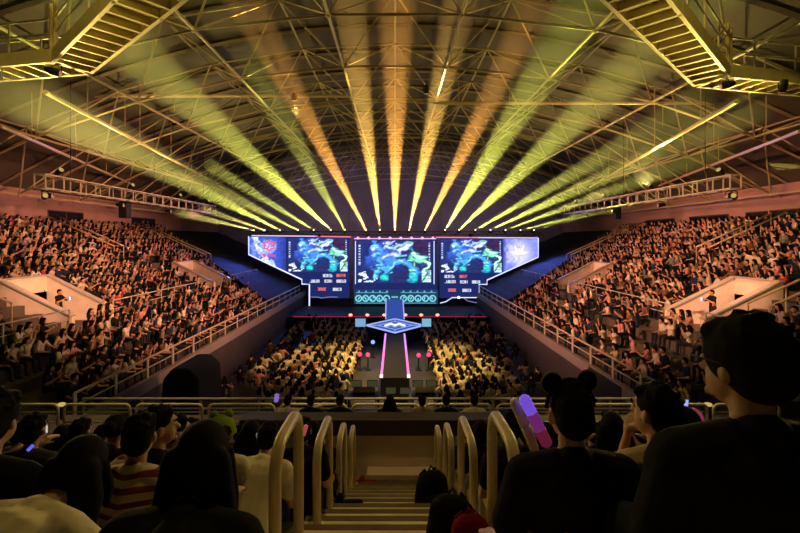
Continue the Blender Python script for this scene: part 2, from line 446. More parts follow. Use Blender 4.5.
# parapet at the foot of the stairs
m = MB(); m.bb((-2.75, 8.05, 3.55), (1.95, 8.3, 4.72)); struct(m.build('wall_near_parapet', M_box), 'pale parapet wall facing the foot of the stairs')
m = MB(); m.bb((-2.8, 7.98, 4.68), (2.0, 8.36, 4.96)); struct(m.build('trim_3', M_dark), 'dark brown coping on the parapet at the foot of the stairs')
m = MB(); m.bb((-.5, 7.75, 3.82), (.68, 8.05, 4.10)); tag(m.build('step_block', M_box, bevel=.015), 'pale concrete step block below the parapet', 'step')
# stair hoops
hoops = ((2.46, 3.06), (3.78, 4.5), (5.28, 5.85), (6.66, 7.15))
for sx, sd, xo in ((-1, 'left', .665), (1, 'right', .67)):
    for q, (da, db) in enumerate(hoops):
        zt = 7.42 - .45 * (da + db) / 2 + (.86, .88, .9, .93)[q]
        za, zb_ = 7.42 - .45 * (math.floor(da / .4) * .4 + .2), 7.42 - .45 * (math.floor(db / .4) * .4 + .2)
        rr = (db - da) / 2; x = sx * xo; cy = (da + db) / 2
        t = thing('stair_hoop', 'cream tube handrail hoop on the %s side of the stairs, %s from the camera' % (sd, ['first', 'second', 'third', 'fourth'][q]), 'handrail', (x, cy, za), 0, 'handrail hoops beside the stairs')
        m = MB(); cr = min(rr * .85, .17)
        pts = [Vector((0, -rr, 0))] + [p - Vector((0, 0, za)) for p in arc((0, -rr + cr, zt - cr), cr, PI, PI / 2, (0, 1, 0), (0, 0, 1), 7) + arc((0, rr - cr, zt - cr), cr, PI / 2, 0, (0, 1, 0), (0, 0, 1), 7)] + [Vector((0, rr, zb_ - za))]
        m.path(pts, .036, 12); m.build('hoop', M_steel, t, smooth=True)
        for yy, z in ((-rr, 0), (rr, zb_ - za)):
            m = MB(); m.path([(0, yy, z), (0, yy, z + .015)], [.07, .07], 12); m.build('base_plate', M_steel, t)

# ================================================================== STAGE
def wx(px, d=48.0): return (px - VX) / FPX * d
def wz(py, d=48.0): return CAMZ + (VY - py) / FPX * d

def vnoise(seed, n):
    rs = np.random.RandomState(seed); g = rs.rand(n + 2, n + 2)
    def f(u, v):
        x = u * n; y = v * n; i = np.clip(x.astype(int), 0, n); j = np.clip(y.astype(int), 0, n); fx = x - i; fy = y - j
        fx = fx * fx * (3 - 2 * fx); fy = fy * fy * (3 - 2 * fy)
        return (g[i, j] * (1 - fx) + g[i + 1, j] * fx) * (1 - fy) + (g[i, j + 1] * (1 - fx) + g[i + 1, j + 1] * fx) * fy
    return f
N1, N2, N3 = vnoise(3, 7), vnoise(5, 15), vnoise(8, 30)
def lerp(c, col, w): return c * (1 - w[..., None]) + np.array(col) * w[..., None]
def blob(u, v, cu, cv, ru, rv, ang=0., soft=.6):
    a = math.radians(ang); du, dv = u - cu, v - cv
    x = (du * math.cos(a) + dv * math.sin(a)) / ru; y = (-du * math.sin(a) + dv * math.cos(a)) / rv
    return np.clip((1 - np.sqrt(x * x + y * y)) / soft, 0, 1)
def stroke(u, v, pts, w):
    best = np.full(u.shape, 9.)
    for (a, c) in zip(pts[:-1], pts[1:]):
        dx, dy = c[0] - a[0], c[1] - a[1]; t = np.clip(((u - a[0]) * dx + (v - a[1]) * dy) / (dx * dx + dy * dy), 0, 1)
        best = np.minimum(best, np.hypot(u - a[0] - t * dx, (v - a[1] - t * dy) * .65))
    return np.clip((1 - best / w) * 1.6, 0, 1)
def game(u, v):
    n1, n2, n3 = N1(u, v), N2(u, v), N3(u, v)
    uu = u + (n2 - .5) * .10; vv = v + (n1 - .5) * .12
    c = np.zeros(u.shape + (3,)) + np.array([.012, .022, .12])
    c = lerp(c, (.03, .10, .55), blob(uu, vv, .30, .72, .16, .42, -25) * .9)
    c = lerp(c, (.05, .22, .80), stroke(uu, vv, [(.22, .98), (.30, .75), (.42, .55), (.5, .6)], .06))
    c = lerp(c, (.10, .45, .75), stroke(uu, vv, [(.2, .1), (.26, .3), (.36, .42), (.30, .55)], .045) * .9)
    c = lerp(c, (.55, .60, .95), stroke(uu, vv, [(.36, .62), (.45, .72), (.55, .66), (.62, .78), (.70, .88)], .04))
    c = lerp(c, (.35, .55, .85), stroke(uu, vv, [(.40, .9), (.52, .82), (.66, .92)], .03) * .8)
    c = lerp(c, (.05, .30, .85), stroke(uu, vv, [(.38, .3), (.48, .47), (.62, .5), (.74, .36), (.82, .22)], .055))
    c = lerp(c, (.25, .60, .90), stroke(uu, vv, [(.44, .4), (.55, .52), (.66, .46)], .022))
    c = lerp(c, (.12, .55, .36), blob(uu, vv, .80, .60, .14, .13, -20))
    c = lerp(c, (.45, .80, .55), stroke(uu, vv, [(.74, .68), (.84, .62), (.92, .48), (.98, .36)], .035))
    c = lerp(c, (.02, .50, .42), blob(uu, vv, .37, .14, .07, .14))
    c = lerp(c, (.02, .45, .55), blob(uu, vv, .77, .16, .08, .15))
    c = lerp(c, (.015, .02, .09), blob(uu, vv, .57, .12, .15, .2) * .95)
    c = lerp(c, (.03, .012, .05), blob(uu, vv, .88, .86, .17, .2, 10, .4) * .95)
    c = lerp(c, (.9, .95, 1.), blob(u, v, .215, .80, .030, .05))
    c = lerp(c, (.42, .72, .60), ((u > .875) & (v < .30) & (v > .02)).astype(float) * (.55 + .45 * (n3 > .45)))
    c = lerp(c, (.02, .08, .1), stroke(u, v, [(.88, .04), (.93, .16), (.96, .27)], .012) * ((u > .875) & (v < .3)))
    bl = ((v < .27) & (v > .03) & (u > .015) & (u < .27)).astype(float)
    c = lerp(c, (.65, .72, .95), bl * (n3 > .55) * (u < .14)); c = lerp(c, (.6, .65, .95), bl * (v < .13) * (n3 > .52))
    side = ((u > .012) & (u < .045) & (v > .42) & (v < .92)) | ((u > .965) & (u < .99) & (v > .4) & (v < .95))
    c = lerp(c, (.5, .55, .8), side * (np.sin(v * 95) > -.2) * .75)
    rg = random.Random(77)
    for q in range(130):
        x, y = rg.uniform(.17, .95), rg.uniform(.12, .97)
        if x > .74 and y > .74 or .46 < x < .68 and y < .26: continue
        a = rg.uniform(-.9, .9) - (.5 if x > .5 else -.6); L = rg.uniform(.02, .07)
        cc = rg.choice([(.05, .18, .75), (.1, .4, .85), (.45, .55, .95), (.02, .03, .14), (.2, .65, .7), (.02, .06, .3)] if x < .68 else [(.2, .65, .45), (.02, .10, .12), (.6, .85, .65), (.05, .35, .4), (.02, .03, .12)])
        c = lerp(c, cc, stroke(uu, vv, [(x, y), (x + L * math.cos(a), y + L * math.sin(a))], rg.uniform(.008, .02)) * .8)
    for q in range(26):
        x, y = rg.uniform(.34, .62), rg.uniform(.78, .96); c = lerp(c, (.55, .65, .9), blob(u, v, x, y, .012, .02) * .8)
    return c * (.6 + .7 * n3[..., None])
def artL(u, v):
    n1, n2, n3 = N1(u, v), N2(u, v), N3(u, v); uu = u + (n2 - .5) * .2
    c = np.zeros(u.shape + (3,)) + np.array([.03, .07, .42])
    c = lerp(c, (.02, .03, .20), np.clip((u - .72) * 4, 0, 1)); c = lerp(c, (.12, .2, .75), blob(uu, v, .12, .6, .16, .6))
    c = lerp(c, (.62, .68, .95), stroke(uu, v, [(.14, .98), (.26, .7), (.34, .5), (.42, .35), (.62, .2), (.7, .08)], .085) * (.35 + .65 * n3))
    c = lerp(c, (.55, .62, .98), blob(uu, v, .5, .7, .22, .25) * .6)
    return c * (.7 + .6 * n3[..., None])
def artR(u, v):
    n1, n2, n3 = N1(u, v), N2(u, v), N3(u, v)
    c = np.zeros(u.shape + (3,)) + np.array([.16, .19, .60])
    c = lerp(c, (.02, .03, .2), np.clip((.12 - u) * 9, 0, 1)); c = lerp(c, (.42, .42, .80), blob(u + (n2 - .5) * .2, v, .5, .55, .42, .5))
    return c * (.75 + .5 * n2[..., None])

def pic_mesh(name, fn, x0, x1, z0, z1, nx, nz, m, clip=None):
    us = np.linspace(0, 1, nx); vs_ = np.linspace(0, 1, nz); U, V = np.meshgrid(us, vs_)
    zlo = np.full(U.shape, z0)
    if clip is not None: zlo = np.maximum(zlo, clip(x0 + U * (x1 - x0)))
    X = x0 + U * (x1 - x0); Z = zlo + V * (z1 - zlo)
    colr = fn(U, (Z - z0) / (z1 - z0))
    verts = np.stack([X, np.zeros_like(X), Z], -1).reshape(-1, 3)
    fs = [(j * nx + i, j * nx + i + 1, (j + 1) * nx + i + 1, (j + 1) * nx + i) for j in range(nz - 1) for i in range(nx - 1)]
    me = bpy.data.meshes.new(name); me.from_pydata(verts.tolist(), [], fs); me.materials.append(m)
    at_ = me.color_attributes.new('picture', 'FLOAT_COLOR', 'POINT')
    at_.data.foreach_set('color', np.concatenate([np.clip(colr, 0, 1).reshape(-1, 3), np.ones((verts.shape[0], 1))], 1).astype(np.float32).ravel())
    return me
M_pic = picture_mat('screen picture', 1.85)
M_led = mat('dark led panel', (.01, .012, .03), .4, emit=(.012, .022, .13), es=1.05)
M_edge = glow('white blue edge light', (.62, .68, 1.0), 1.5)
M_pink = glow('pink red edge light', (1.0, .22, .36), 1.1)
M_txt = glow('white screen text', (.75, .82, 1.0), 1.0)
M_txr = glow('red screen text', (1.0, .18, .15), 1.0)
M_cy = glow('cyan icon light', (.25, .85, .95), .9)

def glyphs(m, x0, z0, x1, z1, y, n, seed):
    rs = random.Random(seed); w = (x1 - x0) / n; h = z1 - z0; s = h * .16
    for i in range(n):
        a, c = x0 + w * (i + .12), x0 + w * (i + .88)
        for st in range(6):
            if rs.random() < .7:
                if st < 3: zz = z0 + h * (.08 + .42 * st); m.bb((a, y - .006, zz - s / 2), (c, y, zz + s / 2))
                else: xx = a + (c - a) * (st - 3) / 2; m.bb((xx - s / 2, y - .006, z0), (xx + s / 2, y, z1))

SD = 48.0
def screen(lab, poly_px, game_px, name='led_screen'):
    t = thing(name, lab, 'screen', (0, SD, 0), 0, 'led screens on the stage')
    m = MB(); m.prism([(wx(x), wz(y)) for x, y in poly_px], 0, .5); m.build('panel', M_led, t)
    gx0, gy0, gx1, gy1 = game_px
    o = link('game_picture', pic_mesh('game_picture', game, wx(gx0), wx(gx1), wz(gy1), wz(gy0), 110, 66, M_pic), t); o.location = (0, -.03, 0)
    return t
# centre
cen = screen('middle screen of the stage with a blue and green game picture', [(353, 238), (437, 238), (437, 290), (353, 290)], (357.5, 240.5, 431, 283))
m = MB()
for a, c in (((355.5, 241), (355.5, 284)), ((434, 241), (434, 284))): m.tube((wx(a[0]), -.05, wz(a[1])), (wx(c[0]), -.05, wz(c[1])), .045, 5)
m.build('edge_light', M_edge, cen)
m = MB(); m.tube((wx(354), -.05, wz(238.6)), (wx(436), -.05, wz(238.6)), .06, 6)
for k in range(8): m.sphere((wx(358 + k * 10.7), -.08, wz(238)), .16, 6, 4)
m.build('top_light', glow('lilac pink light', (1., .45, .75), 1.3), cen)
# wings
PL = [(249, 236), (349, 237.5), (349, 298), (309.5, 298), (309.5, 284.2), (302, 284), (302, 279.5), (249, 254.5)]
PR = [(440, 238), (538, 238), (538, 257), (487, 280), (487, 284.3), (479, 284.3), (479, 298), (440, 298)]
lw = screen('left wing screen of the stage with stepped lower edge and red emblem', PL, (288, 238.3, 347.5, 272))
rw = screen('right wing screen of the stage with stepped lower edge and pale crest', PR, (440.5, 239.5, 501.5, 273))
def edge(t, pts, m_, r=.06, nm='edge_light'):
    m = MB(); m.path([(wx(x), -.05, wz(y)) for x, y in pts], r, 5); return m.build(nm, m_, t)
edge(lw, [(249, 236), (249, 254.5), (302, 279.5), (302, 284), (309.5, 284.2), (309.5, 316)], M_edge, .075)
edge(rw, [(538, 238), (538, 257), (487, 280), (487, 284.3), (479, 284.3), (479, 298)], M_edge, .065)
edge(lw, [(249, 235.6), (315, 236.2)], glow('lilac edge light', (.72, .55, .95), 1.2), .06, 'top_light'); edge(lw, [(315, 236.3), (351, 237)], M_pink, .06, 'top_light')
edge(rw, [(436, 237.3), (478, 237.6)], M_pink, .065, 'top_light'); edge(rw, [(478, 237.6), (538, 238)], glow('lilac edge light', (.72, .55, .95), 1.2), .06, 'top_light')
edge(lw, [(311, 297), (318, 297), (321, 298), (330, 296.8), (338, 297)], glow('dim lilac line', (.35, .3, .7), .8), .04, 'lower_line')
edge(rw, [(440, 303), (446, 301.5), (452, 297.5), (479, 297.5)], M_edge, .05, 'lower_line'); edge(rw, [(463, 297.5), (468, 301), (478, 303)], glow('dim lilac line', (.35, .3, .7), .8), .04, 'lower_line')
m = MB(); m.sphere((wx(458.5), -.1, wz(297.3)), .14, 8, 6); m.build('corner_lamp', glow('white spot', (.9, .95, 1), 3), rw)
def line(a, c):
    return lambda X: wz(a[1]) + (X - wx(a[0])) * (wz(c[1]) - wz(a[1])) / (wx(c[0]) - wx(a[0])) + .08
o = link('artwork', pic_mesh('artwork', artL, wx(249.8), wx(286), wz(271), wz(237), 60, 50, M_pic, line((249, 254.5), (302, 279.5))), lw); o.location = (0, -.02, 0)
o = link('artwork', pic_mesh('artwork', artR, wx(502.5), wx(537.3), wz(273), wz(239), 60, 50, M_pic, line((487, 280), (538, 257))), rw); o.location = (0, -.02, 0)
# red emblem on the left wing: a notched star ring over a short line of lettering
m = MB(); cx, cz = wx(269.2), wz(245.5); pts = []
for k in range(12):
    a = PI / 2 + k * PI / 6; rr = (.62, .40)[k % 2]; pts.append(Vector((cx + rr * math.cos(a) * 1.05, -.05, cz + rr * math.sin(a))))
m.path(pts, .09, 5, True); m.path([(cx - .15, -.06, cz - .3), (cx + .05, -.06, cz + .25), (cx + .22, -.06, cz - .05)], .07, 5); m.path([(cx + .4, -.05, cz + .3), (cx + .78, -.05, cz + .45), (cx + .55, -.05, cz)], .06, 5)
m.build('emblem', glow('red emblem', (.85, .10, .22), 1.), lw)
m = MB(); glyphs(m, wx(262.3), wz(257), wx(276), wz(254.3), -.05, 6, 4); m.build('emblem_lettering', glow('red emblem', (.85, .10, .22), 1.), lw)
# pale crest with petals on the right wing
m = MB(); cx, cz = wx(519), wz(250)
for k in range(7):
    a = R(20 + k * 23.3); L = (.95, .8, 1.15, .85, 1.2, .8, 1.0)[k]
    m.path([(cx, -.04, cz - .5), (cx + L * .55 * math.cos(a) * 1.2, -.06, cz - .5 + L * .55 * math.sin(a)), (cx + L * math.cos(a) * 1.15, -.05, cz - .5 + L * math.sin(a))], [.06, .13, .02], 5)
m.build('crest', glow('crest white', (1., .86, .95), 1.2), rw)
m = MB()
for k in range(5):
    a = R(40 + k * 25); m.path([(cx + .5 * math.cos(a), -.07, cz - .45 + .5 * math.sin(a)), (cx + .85 * math.cos(a), -.07, cz - .45 + .85 * math.sin(a))], .05, 5)
m.build('crest_line', glow('crest pink', (.95, .25, .55), 1.), rw)
# score and name lines under the wing pictures
def textline(t, x0, x1, y, mm, n, seed):
    m = MB(); glyphs(m, wx(x0), wz(y + 1.6), wx(x1), wz(y - 1.4), -.03, n, seed); m.build('score_text', mm, t)
for t, ox, rows in ((lw, 0, ((323, 333, 275.5, M_txt, 5), (336.5, 345.5, 275.3, M_txr, 5), (309.5, 319.5, 281, M_txt, 6), (324.5, 332, 281, M_txt, 4), (336.5, 346, 281, M_txt, 5), (317.5, 326.5, 289, M_txr, 4), (332.5, 341.5, 289.2, M_txt, 5))),
                    (rw, 0, ((444.5, 455, 276.3, M_txt, 5), (459.5, 467.5, 276.3, M_txr, 4), (444.5, 455.5, 281.5, M_txt, 6), (460, 467.5, 281.8, M_txt, 4), (472, 480, 281.8, M_txt, 5), (447.5, 456.5, 290, M_txr, 4), (462, 471, 290.2, M_txt, 5)))):
    for q, (x0, x1, y, mm, n) in enumerate(rows): textline(t, x0, x1, y, mm, n, q + 3)
# ribbon of round player icons below the middle screen
t = thing('player_ribbon', 'low led ribbon of ten glowing cyan rings under the middle screen', 'screen', (0, 47.6, 0))
m = MB(); m.bb((wx(354, 47.6), 0, wz(304, 47.6)), (wx(438, 47.6), .3, wz(290, 47.6))); m.build('panel', mat('ribbon panel', (.01, .012, .03), .4, emit=(.02, .06, .16), es=.8), t)
for k in range(10):
    px = 358.6 + 7.0 * k if k < 5 else 403.5 + 7.3 * (k - 5)
    m = MB(); m.path([p for p in arc((wx(px, 47.6), -.03, wz(298.4, 47.6)), .31, 0, 2 * PI, (1, 0, 0), (0, 0, 1), 14)[:-1]], .075, 5, True); o = m.build('icon_ring', M_cy, t)
    m = MB(); rs = random.Random(k); c0 = Vector((wx(px, 47.6), -.03, wz(298.4, 47.6)))
    for q in range(3): m.sphere(c0 + Vector((rs.uniform(-.12, .12), 0, rs.uniform(-.14, .14))), (.07, .02, .09), 6, 4)
    m.build('icon_figure', M_cy, o)
m = MB()
for a, c in ((356, 388), (400.5, 436)):
    m.tube((wx(a, 47.6), -.03, wz(292.6, 47.6)), (wx(c, 47.6), -.03, wz(292.6, 47.6)), .035, 4)
    m.tube((wx(a, 47.6), -.03, wz(303, 47.6)), (wx(c, 47.6), -.03, wz(303, 47.6)), .035, 4)
    for k in range(5): x = wx(a + 3 + k * 7, 47.6); m.box((x, -.02, wz(291.4, 47.6)), (.18, .03, .18), Matrix.Rotation(R(45), 3, 'Y'))
m.tube((wx(391.5, 47.6), -.03, wz(297, 47.6)), (wx(398, 47.6), -.03, wz(297, 47.6)), .1, 4)
m.build('ribbon_line', glow('teal line', (.18, .6, .75), .8), t)
for x in (-3.5, 3.4): m = MB(); m.bb((x - .1, .05, 1.1), (x + .1, .25, wz(303.5, 47.6))); m.build('support', M_black, t)

# stage decks
M_stage = mat('stage deck', (.010, .010, .013), .65)
m = MB(); m.bb((-9.9, 41, 0), (8.7, 47.95, 1.1)); t = tag(m.build('stage_deck', M_stage, bevel=.03), 'black main stage deck below the screens', 'stage')
m = MB(); m.tube((-9.4, 40.96, 1.12), (-1.2, 40.96, 1.12), .04, 4); m.tube((1.0, 40.96, 1.12), (8.4, 40.96, 1.12), .04, 4); m.build('edge_strip', glow('dark red strip', (.5, .03, .08), .6), t)
red = glow('red stage lamp glass', (1.0, .16, .10), 5)
for k, px in enumerate((350, 367, 384, 405.5, 421.5, 438)):
    p = at(px, 305.5, 40.6); p.z = 1.1
    t = thing('stage_lamp', 'small red lamp on the stage front edge, %s from the left' % names[k], 'lamp', (p.x, 41.25, 1.1), 0, 'red lamps along the stage front')
    p = Vector((0, 0, 0)); m = MB(); m.box((0, 0, .12), (.3, .25, .24)); m.build('housing', M_black, t)
    m = MB(); m.sphere((0, -.14, .16), (.17, .06, .12), 8, 6); m.build('lens', red, t)
# centre ramp glowing blue with white rims
t = thing('light_ramp', 'blue glowing ramp with white rims from the stage to the diamond', 'ramp', (0, 40, 1.1))
m = MB(); w0, w1 = .82, .78
vs = [(-w0, -.6, .08), (w0, -.6, .08), (w1 - .05, 1.1, 1.62), (-w1 - .05, 1.1, 1.62)]; m.add(vs + [(x, y + .1, z - .2) for x, y, z in vs], [(0, 1, 2, 3), (7, 6, 5, 4), (0, 4, 5, 1), (1, 5, 6, 2), (2, 6, 7, 3), (3, 7, 4, 0)])
m.build('ramp_face', mat('blue led face', (.02, .03, .08), .3, emit=(.05, .13, .6), es=.6), t)
m = MB(); m.tube(vs[0], vs[3], .05, 6); m.tube(vs[1], vs[2], .05, 6); m.build('rim_light', glow('lavender rim', (.42, .48, 1.), 1.0), t)
# diamond
t = thing('diamond_platform', 'glowing blue diamond platform at the head of the runway', 'platform', (0, 36.6, 0))
dm = [(-2.35, 0), (0, -2.9), (2.35, 0), (0, 2.9)]
m = MB(); vs = [(x * .97, y * .97, 0) for x, y in dm] + [(x * .97, y * .97, 1.08) for x, y in dm]; m.add(vs, [(3, 2, 1, 0), (4, 5, 6, 7), (0, 1, 5, 4), (1, 2, 6, 5), (2, 3, 7, 6), (3, 0, 4, 7)]); m.build('base', M_black, t)
m = MB(); vs = [(x, y, 1.08) for x, y in dm] + [(x, y, 1.15) for x, y in dm]; m.add(vs, [(3, 2, 1, 0), (4, 5, 6, 7), (0, 1, 5, 4), (1, 2, 6, 5), (2, 3, 7, 6), (3, 0, 4, 7)])
m.build('deck', mat('diamond deck', (.02, .03, .06), .25, emit=(.03, .08, .42), es=.5), t)
m = MB(); m.path([(x, y, 1.17) for x, y in dm], .07, 5, True); m.build('rim_light', glow('lavender rim', (.42, .48, 1.), 1.0), t)
m = MB(); m.path([(x * .6, y * .6, 1.17) for x, y in dm], .035, 5, True)
for q in range(4): m.tube((dm[q][0] * .6, dm[q][1] * .6, 1.17), (dm[q][0], dm[q][1], 1.17), .025, 4)
m.build('inner_line', glow('blue line', (.2, .35, 1.), 1.2), t)
m = MB(); m.path([(-.8, -.3, 1.18), (-.35, .6, 1.18), (0, -.2, 1.18), (.35, .6, 1.18), (.8, -.3, 1.18)], .1, 5); m.sphere((0, .1, 1.2), (.25, .25, .05), 8, 4); m.build('floor_mark', glow('white mark', (.75, .9, 1.), 1.6), t)
# runway
t = thing('runway', 'dark runway with glowing magenta edge strips', 'runway', (0, 23.2, 0))
m = MB(); m.bb((-.75, 0, 0), (.75, 10.9, 1.0)); m.build('deck', M_stage, t)
for sx in (-1, 1):
    n = 10
    g = t
    m1 = MB(); m1.box((sx * .72, 8.2, 1.02), (.13, 5.2, .05)); m1.build('edge_strip', glow('violet strip', (.75, .25, .95), 1.3), t)
    m1 = MB(); m1.box((sx * .72, 3.0, 1.02), (.13, 5.2, .05)); m1.build('edge_strip', glow('magenta strip', (1.0, .16, .55), 1.5), t)
    m1 = MB(); m1.box((sx * .72, .2, 1.03), (.16, .4, .07)); m1.build('end_lamp', glow('warm end lamp', (1., .7, .5), 1.8), t)
# monitors and lamps round the runway
for px, py, d, w, h, cc, lab in ((360.5, 322.5, 35, .9, .75, (.25, .5, .8), 'small pale blue monitor left of the diamond'), (426.5, 322.5, 35, .8, .75, (.25, .6, .8), 'small pale blue monitor right of the diamond')):
    p = at(px, py, d); t = thing('monitor', lab, 'monitor', (p.x, p.y, 0))
    m = MB(); m.box((0, 0, p.z), (w, .12, h)); m.build('case', M_black, t, bevel=.02)
    m = MB(); m.box((0, -.065, p.z), (w * .9, .01, h * .85)); m.build('display', glow('display %d' % px, cc, .8), t)
    m = MB(); m.tube((0, 0, 0), (0, 0, p.z), .05, 8); m.bb((-.3, -.25, 0), (.3, .25, .05)); m.build('stand', M_black, t)
for px, py, d, cc, lab in ((360, 353.5, 28, (1., .06, .16), 'red floor lamp left of the runway, nearer the crowd'), (368, 354, 28, (1., .06, .16), 'red floor lamp left of the runway, nearer the runway'), (418.5, 354.5, 28, (1., .05, .2), 'red floor lamp right of the runway, nearer the runway'),
                           (428.5, 354, 28, (1., .05, .2), 'red floor lamp right of the runway, nearer the crowd'), (373, 341.5, 31, (.2, .4, 1.), 'blue floor lamp left of the runway')):
    p = at(px, py, d); t = thing('floor_lamp', lab, 'lamp', (p.x, p.y, 0), 0, 'coloured lamps beside the runway')
    m = MB(); m.tube((0, 0, 0), (0, 0, p.z - .25), .04, 6); m.bb((-.2, -.2, 0), (.2, .2, .04)); m.build('stand', M_black, t)
    m = MB(); m.path([(0, .25, p.z), (0, -.1, p.z), (0, -.18, p.z)], [.10, .15, .16], 10); m.build('lamp_can', M_black, t)
    m = MB(); m.sphere((0, -.18, p.z), (.14, .04, .14), 10, 6); m.build('lens', glow('lens %d' % px, cc, 1.6), t)
# control desks between the two floor blocks
for (px, d, w, lab) in ((364, 21.0, 1.5, 'black control desk left of the runway end'), (398, 20.0, 1.3, 'black control desk in front of the runway end'), (425, 21.0, 1.3, 'black control desk right of the runway end')):
    x = (px - VX) / FPX * d; t = thing('control_desk', lab, 'desk', (x, d, 0), 0, 'control desks at the runway end')
    m = MB(); m.bb((-w / 2, -.4, .85), (w / 2, .4, .92)); m.build('desk_top', M_black, t, bevel=.01)
    for sx in (-1, 1): m = MB(); m.bb((sx * (w / 2 - .06) - .04, -.38, 0), (sx * (w / 2 - .06) + .04, .38, .85)); m.build('side_panel', M_black, t)
    m = MB(); m.box((0, .1, 1.03), (w * .7, .5, .14), Matrix.Rotation(R(12), 3, 'X')); o = m.build('console', mat('console grey', (.05, .05, .05), .4), t, bevel=.01)
    for q in (-1, 1):
        m = MB(); m.box((q * w * .25, .36, 1.3), (.5, .05, .32)); o = m.build('monitor', M_black, t)
        m = MB(); m.box((q * w * .25, .33, 1.3), (.45, .01, .28)); m.build('display', glow('dim display', (.45, .42, .18), .10), o)
# LED banner hung on the right fascia and the black draped stack by the left fascia
m = MB(); a, c = at(595, 350, 0), None
m.bb((8.735, 17.2, 1.45), (8.775, 20.1, 2.5)); tag(m.build('hanging_board', M_black, bevel=.02), 'black board hung on the curb of the right stand', 'board')
m = MB(); m.prism([(-8.75, 0), (-8.5, 3.1), (-8.15, 3.5), (-7.6, 3.5), (-7.2, 3.15), (-7.0, 0)], 16.2, 18.4); tag(m.build('draped_stack', M_drape, bevel=.1), 'tall black draped equipment stack beside the left fascia', 'equipment')
# dark seats drape at the stage end of the stands
for sd, S in SIDES.items():
    s, x0 = S['s'], S['x0']
    m = MB(); n = 24; vs = []; fs = []
    for i in range(n + 1):
        u = .3 + (PITCH * NROW - .6) * i / n
        for d in (36.8 + .75 * u, 61): vs.append((x0 + s * u, d, 2.4 + .45 * u + .5 + .04 * math.sin(i * 2.1)))
        for d in (36.8 + .75 * u, 61): vs.append((x0 + s * u, d, 2.4 + .45 * u + .42 + .04 * math.sin(i * 2.1)))
    for i in range(n):
        o = 4 * i; fs += [(o, o + 1, o + 5, o + 4), (o + 2, o + 6, o + 7, o + 3), (o, o + 4, o + 6, o + 2), (o + 1, o + 3, o + 7, o + 5)]
    fs += [(0, 2, 3, 1), (4 * n, 4 * n + 1, 4 * n + 3, 4 * n + 2)]
    m.add(vs, fs); tag(m.build('seat_cover', mat('navy seat cover', (.022, .024, .045), .85, var=.2, vscale=2)), 'dark blue cover over the empty stage end of the %s stand' % sd, 'cover', 'covers over the empty seats')

# ------------------------------------------------------------------ beam lights on the top truss
t = thing('stage_truss', 'long black truss above the stage screens', 'truss', (0, 48.0, 8.75))
m = MB()
for oy in (0, .4):
    for oz in (0, .35): m.tube((-16, oy, oz), (15.6, oy, oz), .035, 5)
m.build('chord', M_black, t)
m = MB()
for k in range(64):
    x = -16 + k * .5
    m.tube((x, 0, 0), (x + .25, 0, .35), .02, 4); m.tube((x + .25, 0, .35), (x + .5, 0, 0), .02, 4); m.tube((x, .4, 0), (x, 0, 0), .02, 4)
m.build('web', M_black, t)
for x in (-15, -5, 5, 15): m = MB(); m.tube((x, .2, .35), (x, .2, roof_z(x) - 8.75 - .2), .025, 5); m.build('hanging_cable', M_black, t)

YG = (.78, .80, .10); YL = (.95, .78, .16); OR = (1.0, .43, .07); OY = (1.0, .55, .10)
#  source px, second px, depth of the far end, colour, power, half angle
BEAMS = [
    (254, 206, 219, 34, YL, .5, 1.0), (265, 225, 216.5, 36, YL, .5, 1.0), (280, 131, 155, 20, YG, 1.15, 1.15), (298, 185, 173, 21, YG, .55, 1.0), (314, 250, 190.5, 32, YG, .8, 1.2),
    (331, 110, 28, 14.5, YG, 1.9, 1.5), (345, 290, 132, 28, YG, .5, 1.9), (366, 240, -10, 17, OR, 1.2, 1.45), (380, 338, -70, 15.5, OY, 1.5, 1.45),
    (395, 397, -70, 15.5, OR, 1.5, 1.6), (409, 476, -70, 15.5, OY, 1.5, 1.45), (425, 545, -14, 17, OR, 1.2, 1.5), (445, 575, 20, 17, YG, 1.5, 1.8), (459, 675, 25, 15, YG, 1.6, 1.6),
    (475, 690, 107, 19, YG, 1.1, 1.35), (490, 745, 111, 19, YG, 1.3, 1.45), (505, 715, 152.5, 22, YG, 1.1, 1.2), (520, 590, 213, 34, YG, .6, 1.0), (533, 655, 198.5, 35, YL, .7, 1.0),
]
M_hz = {}
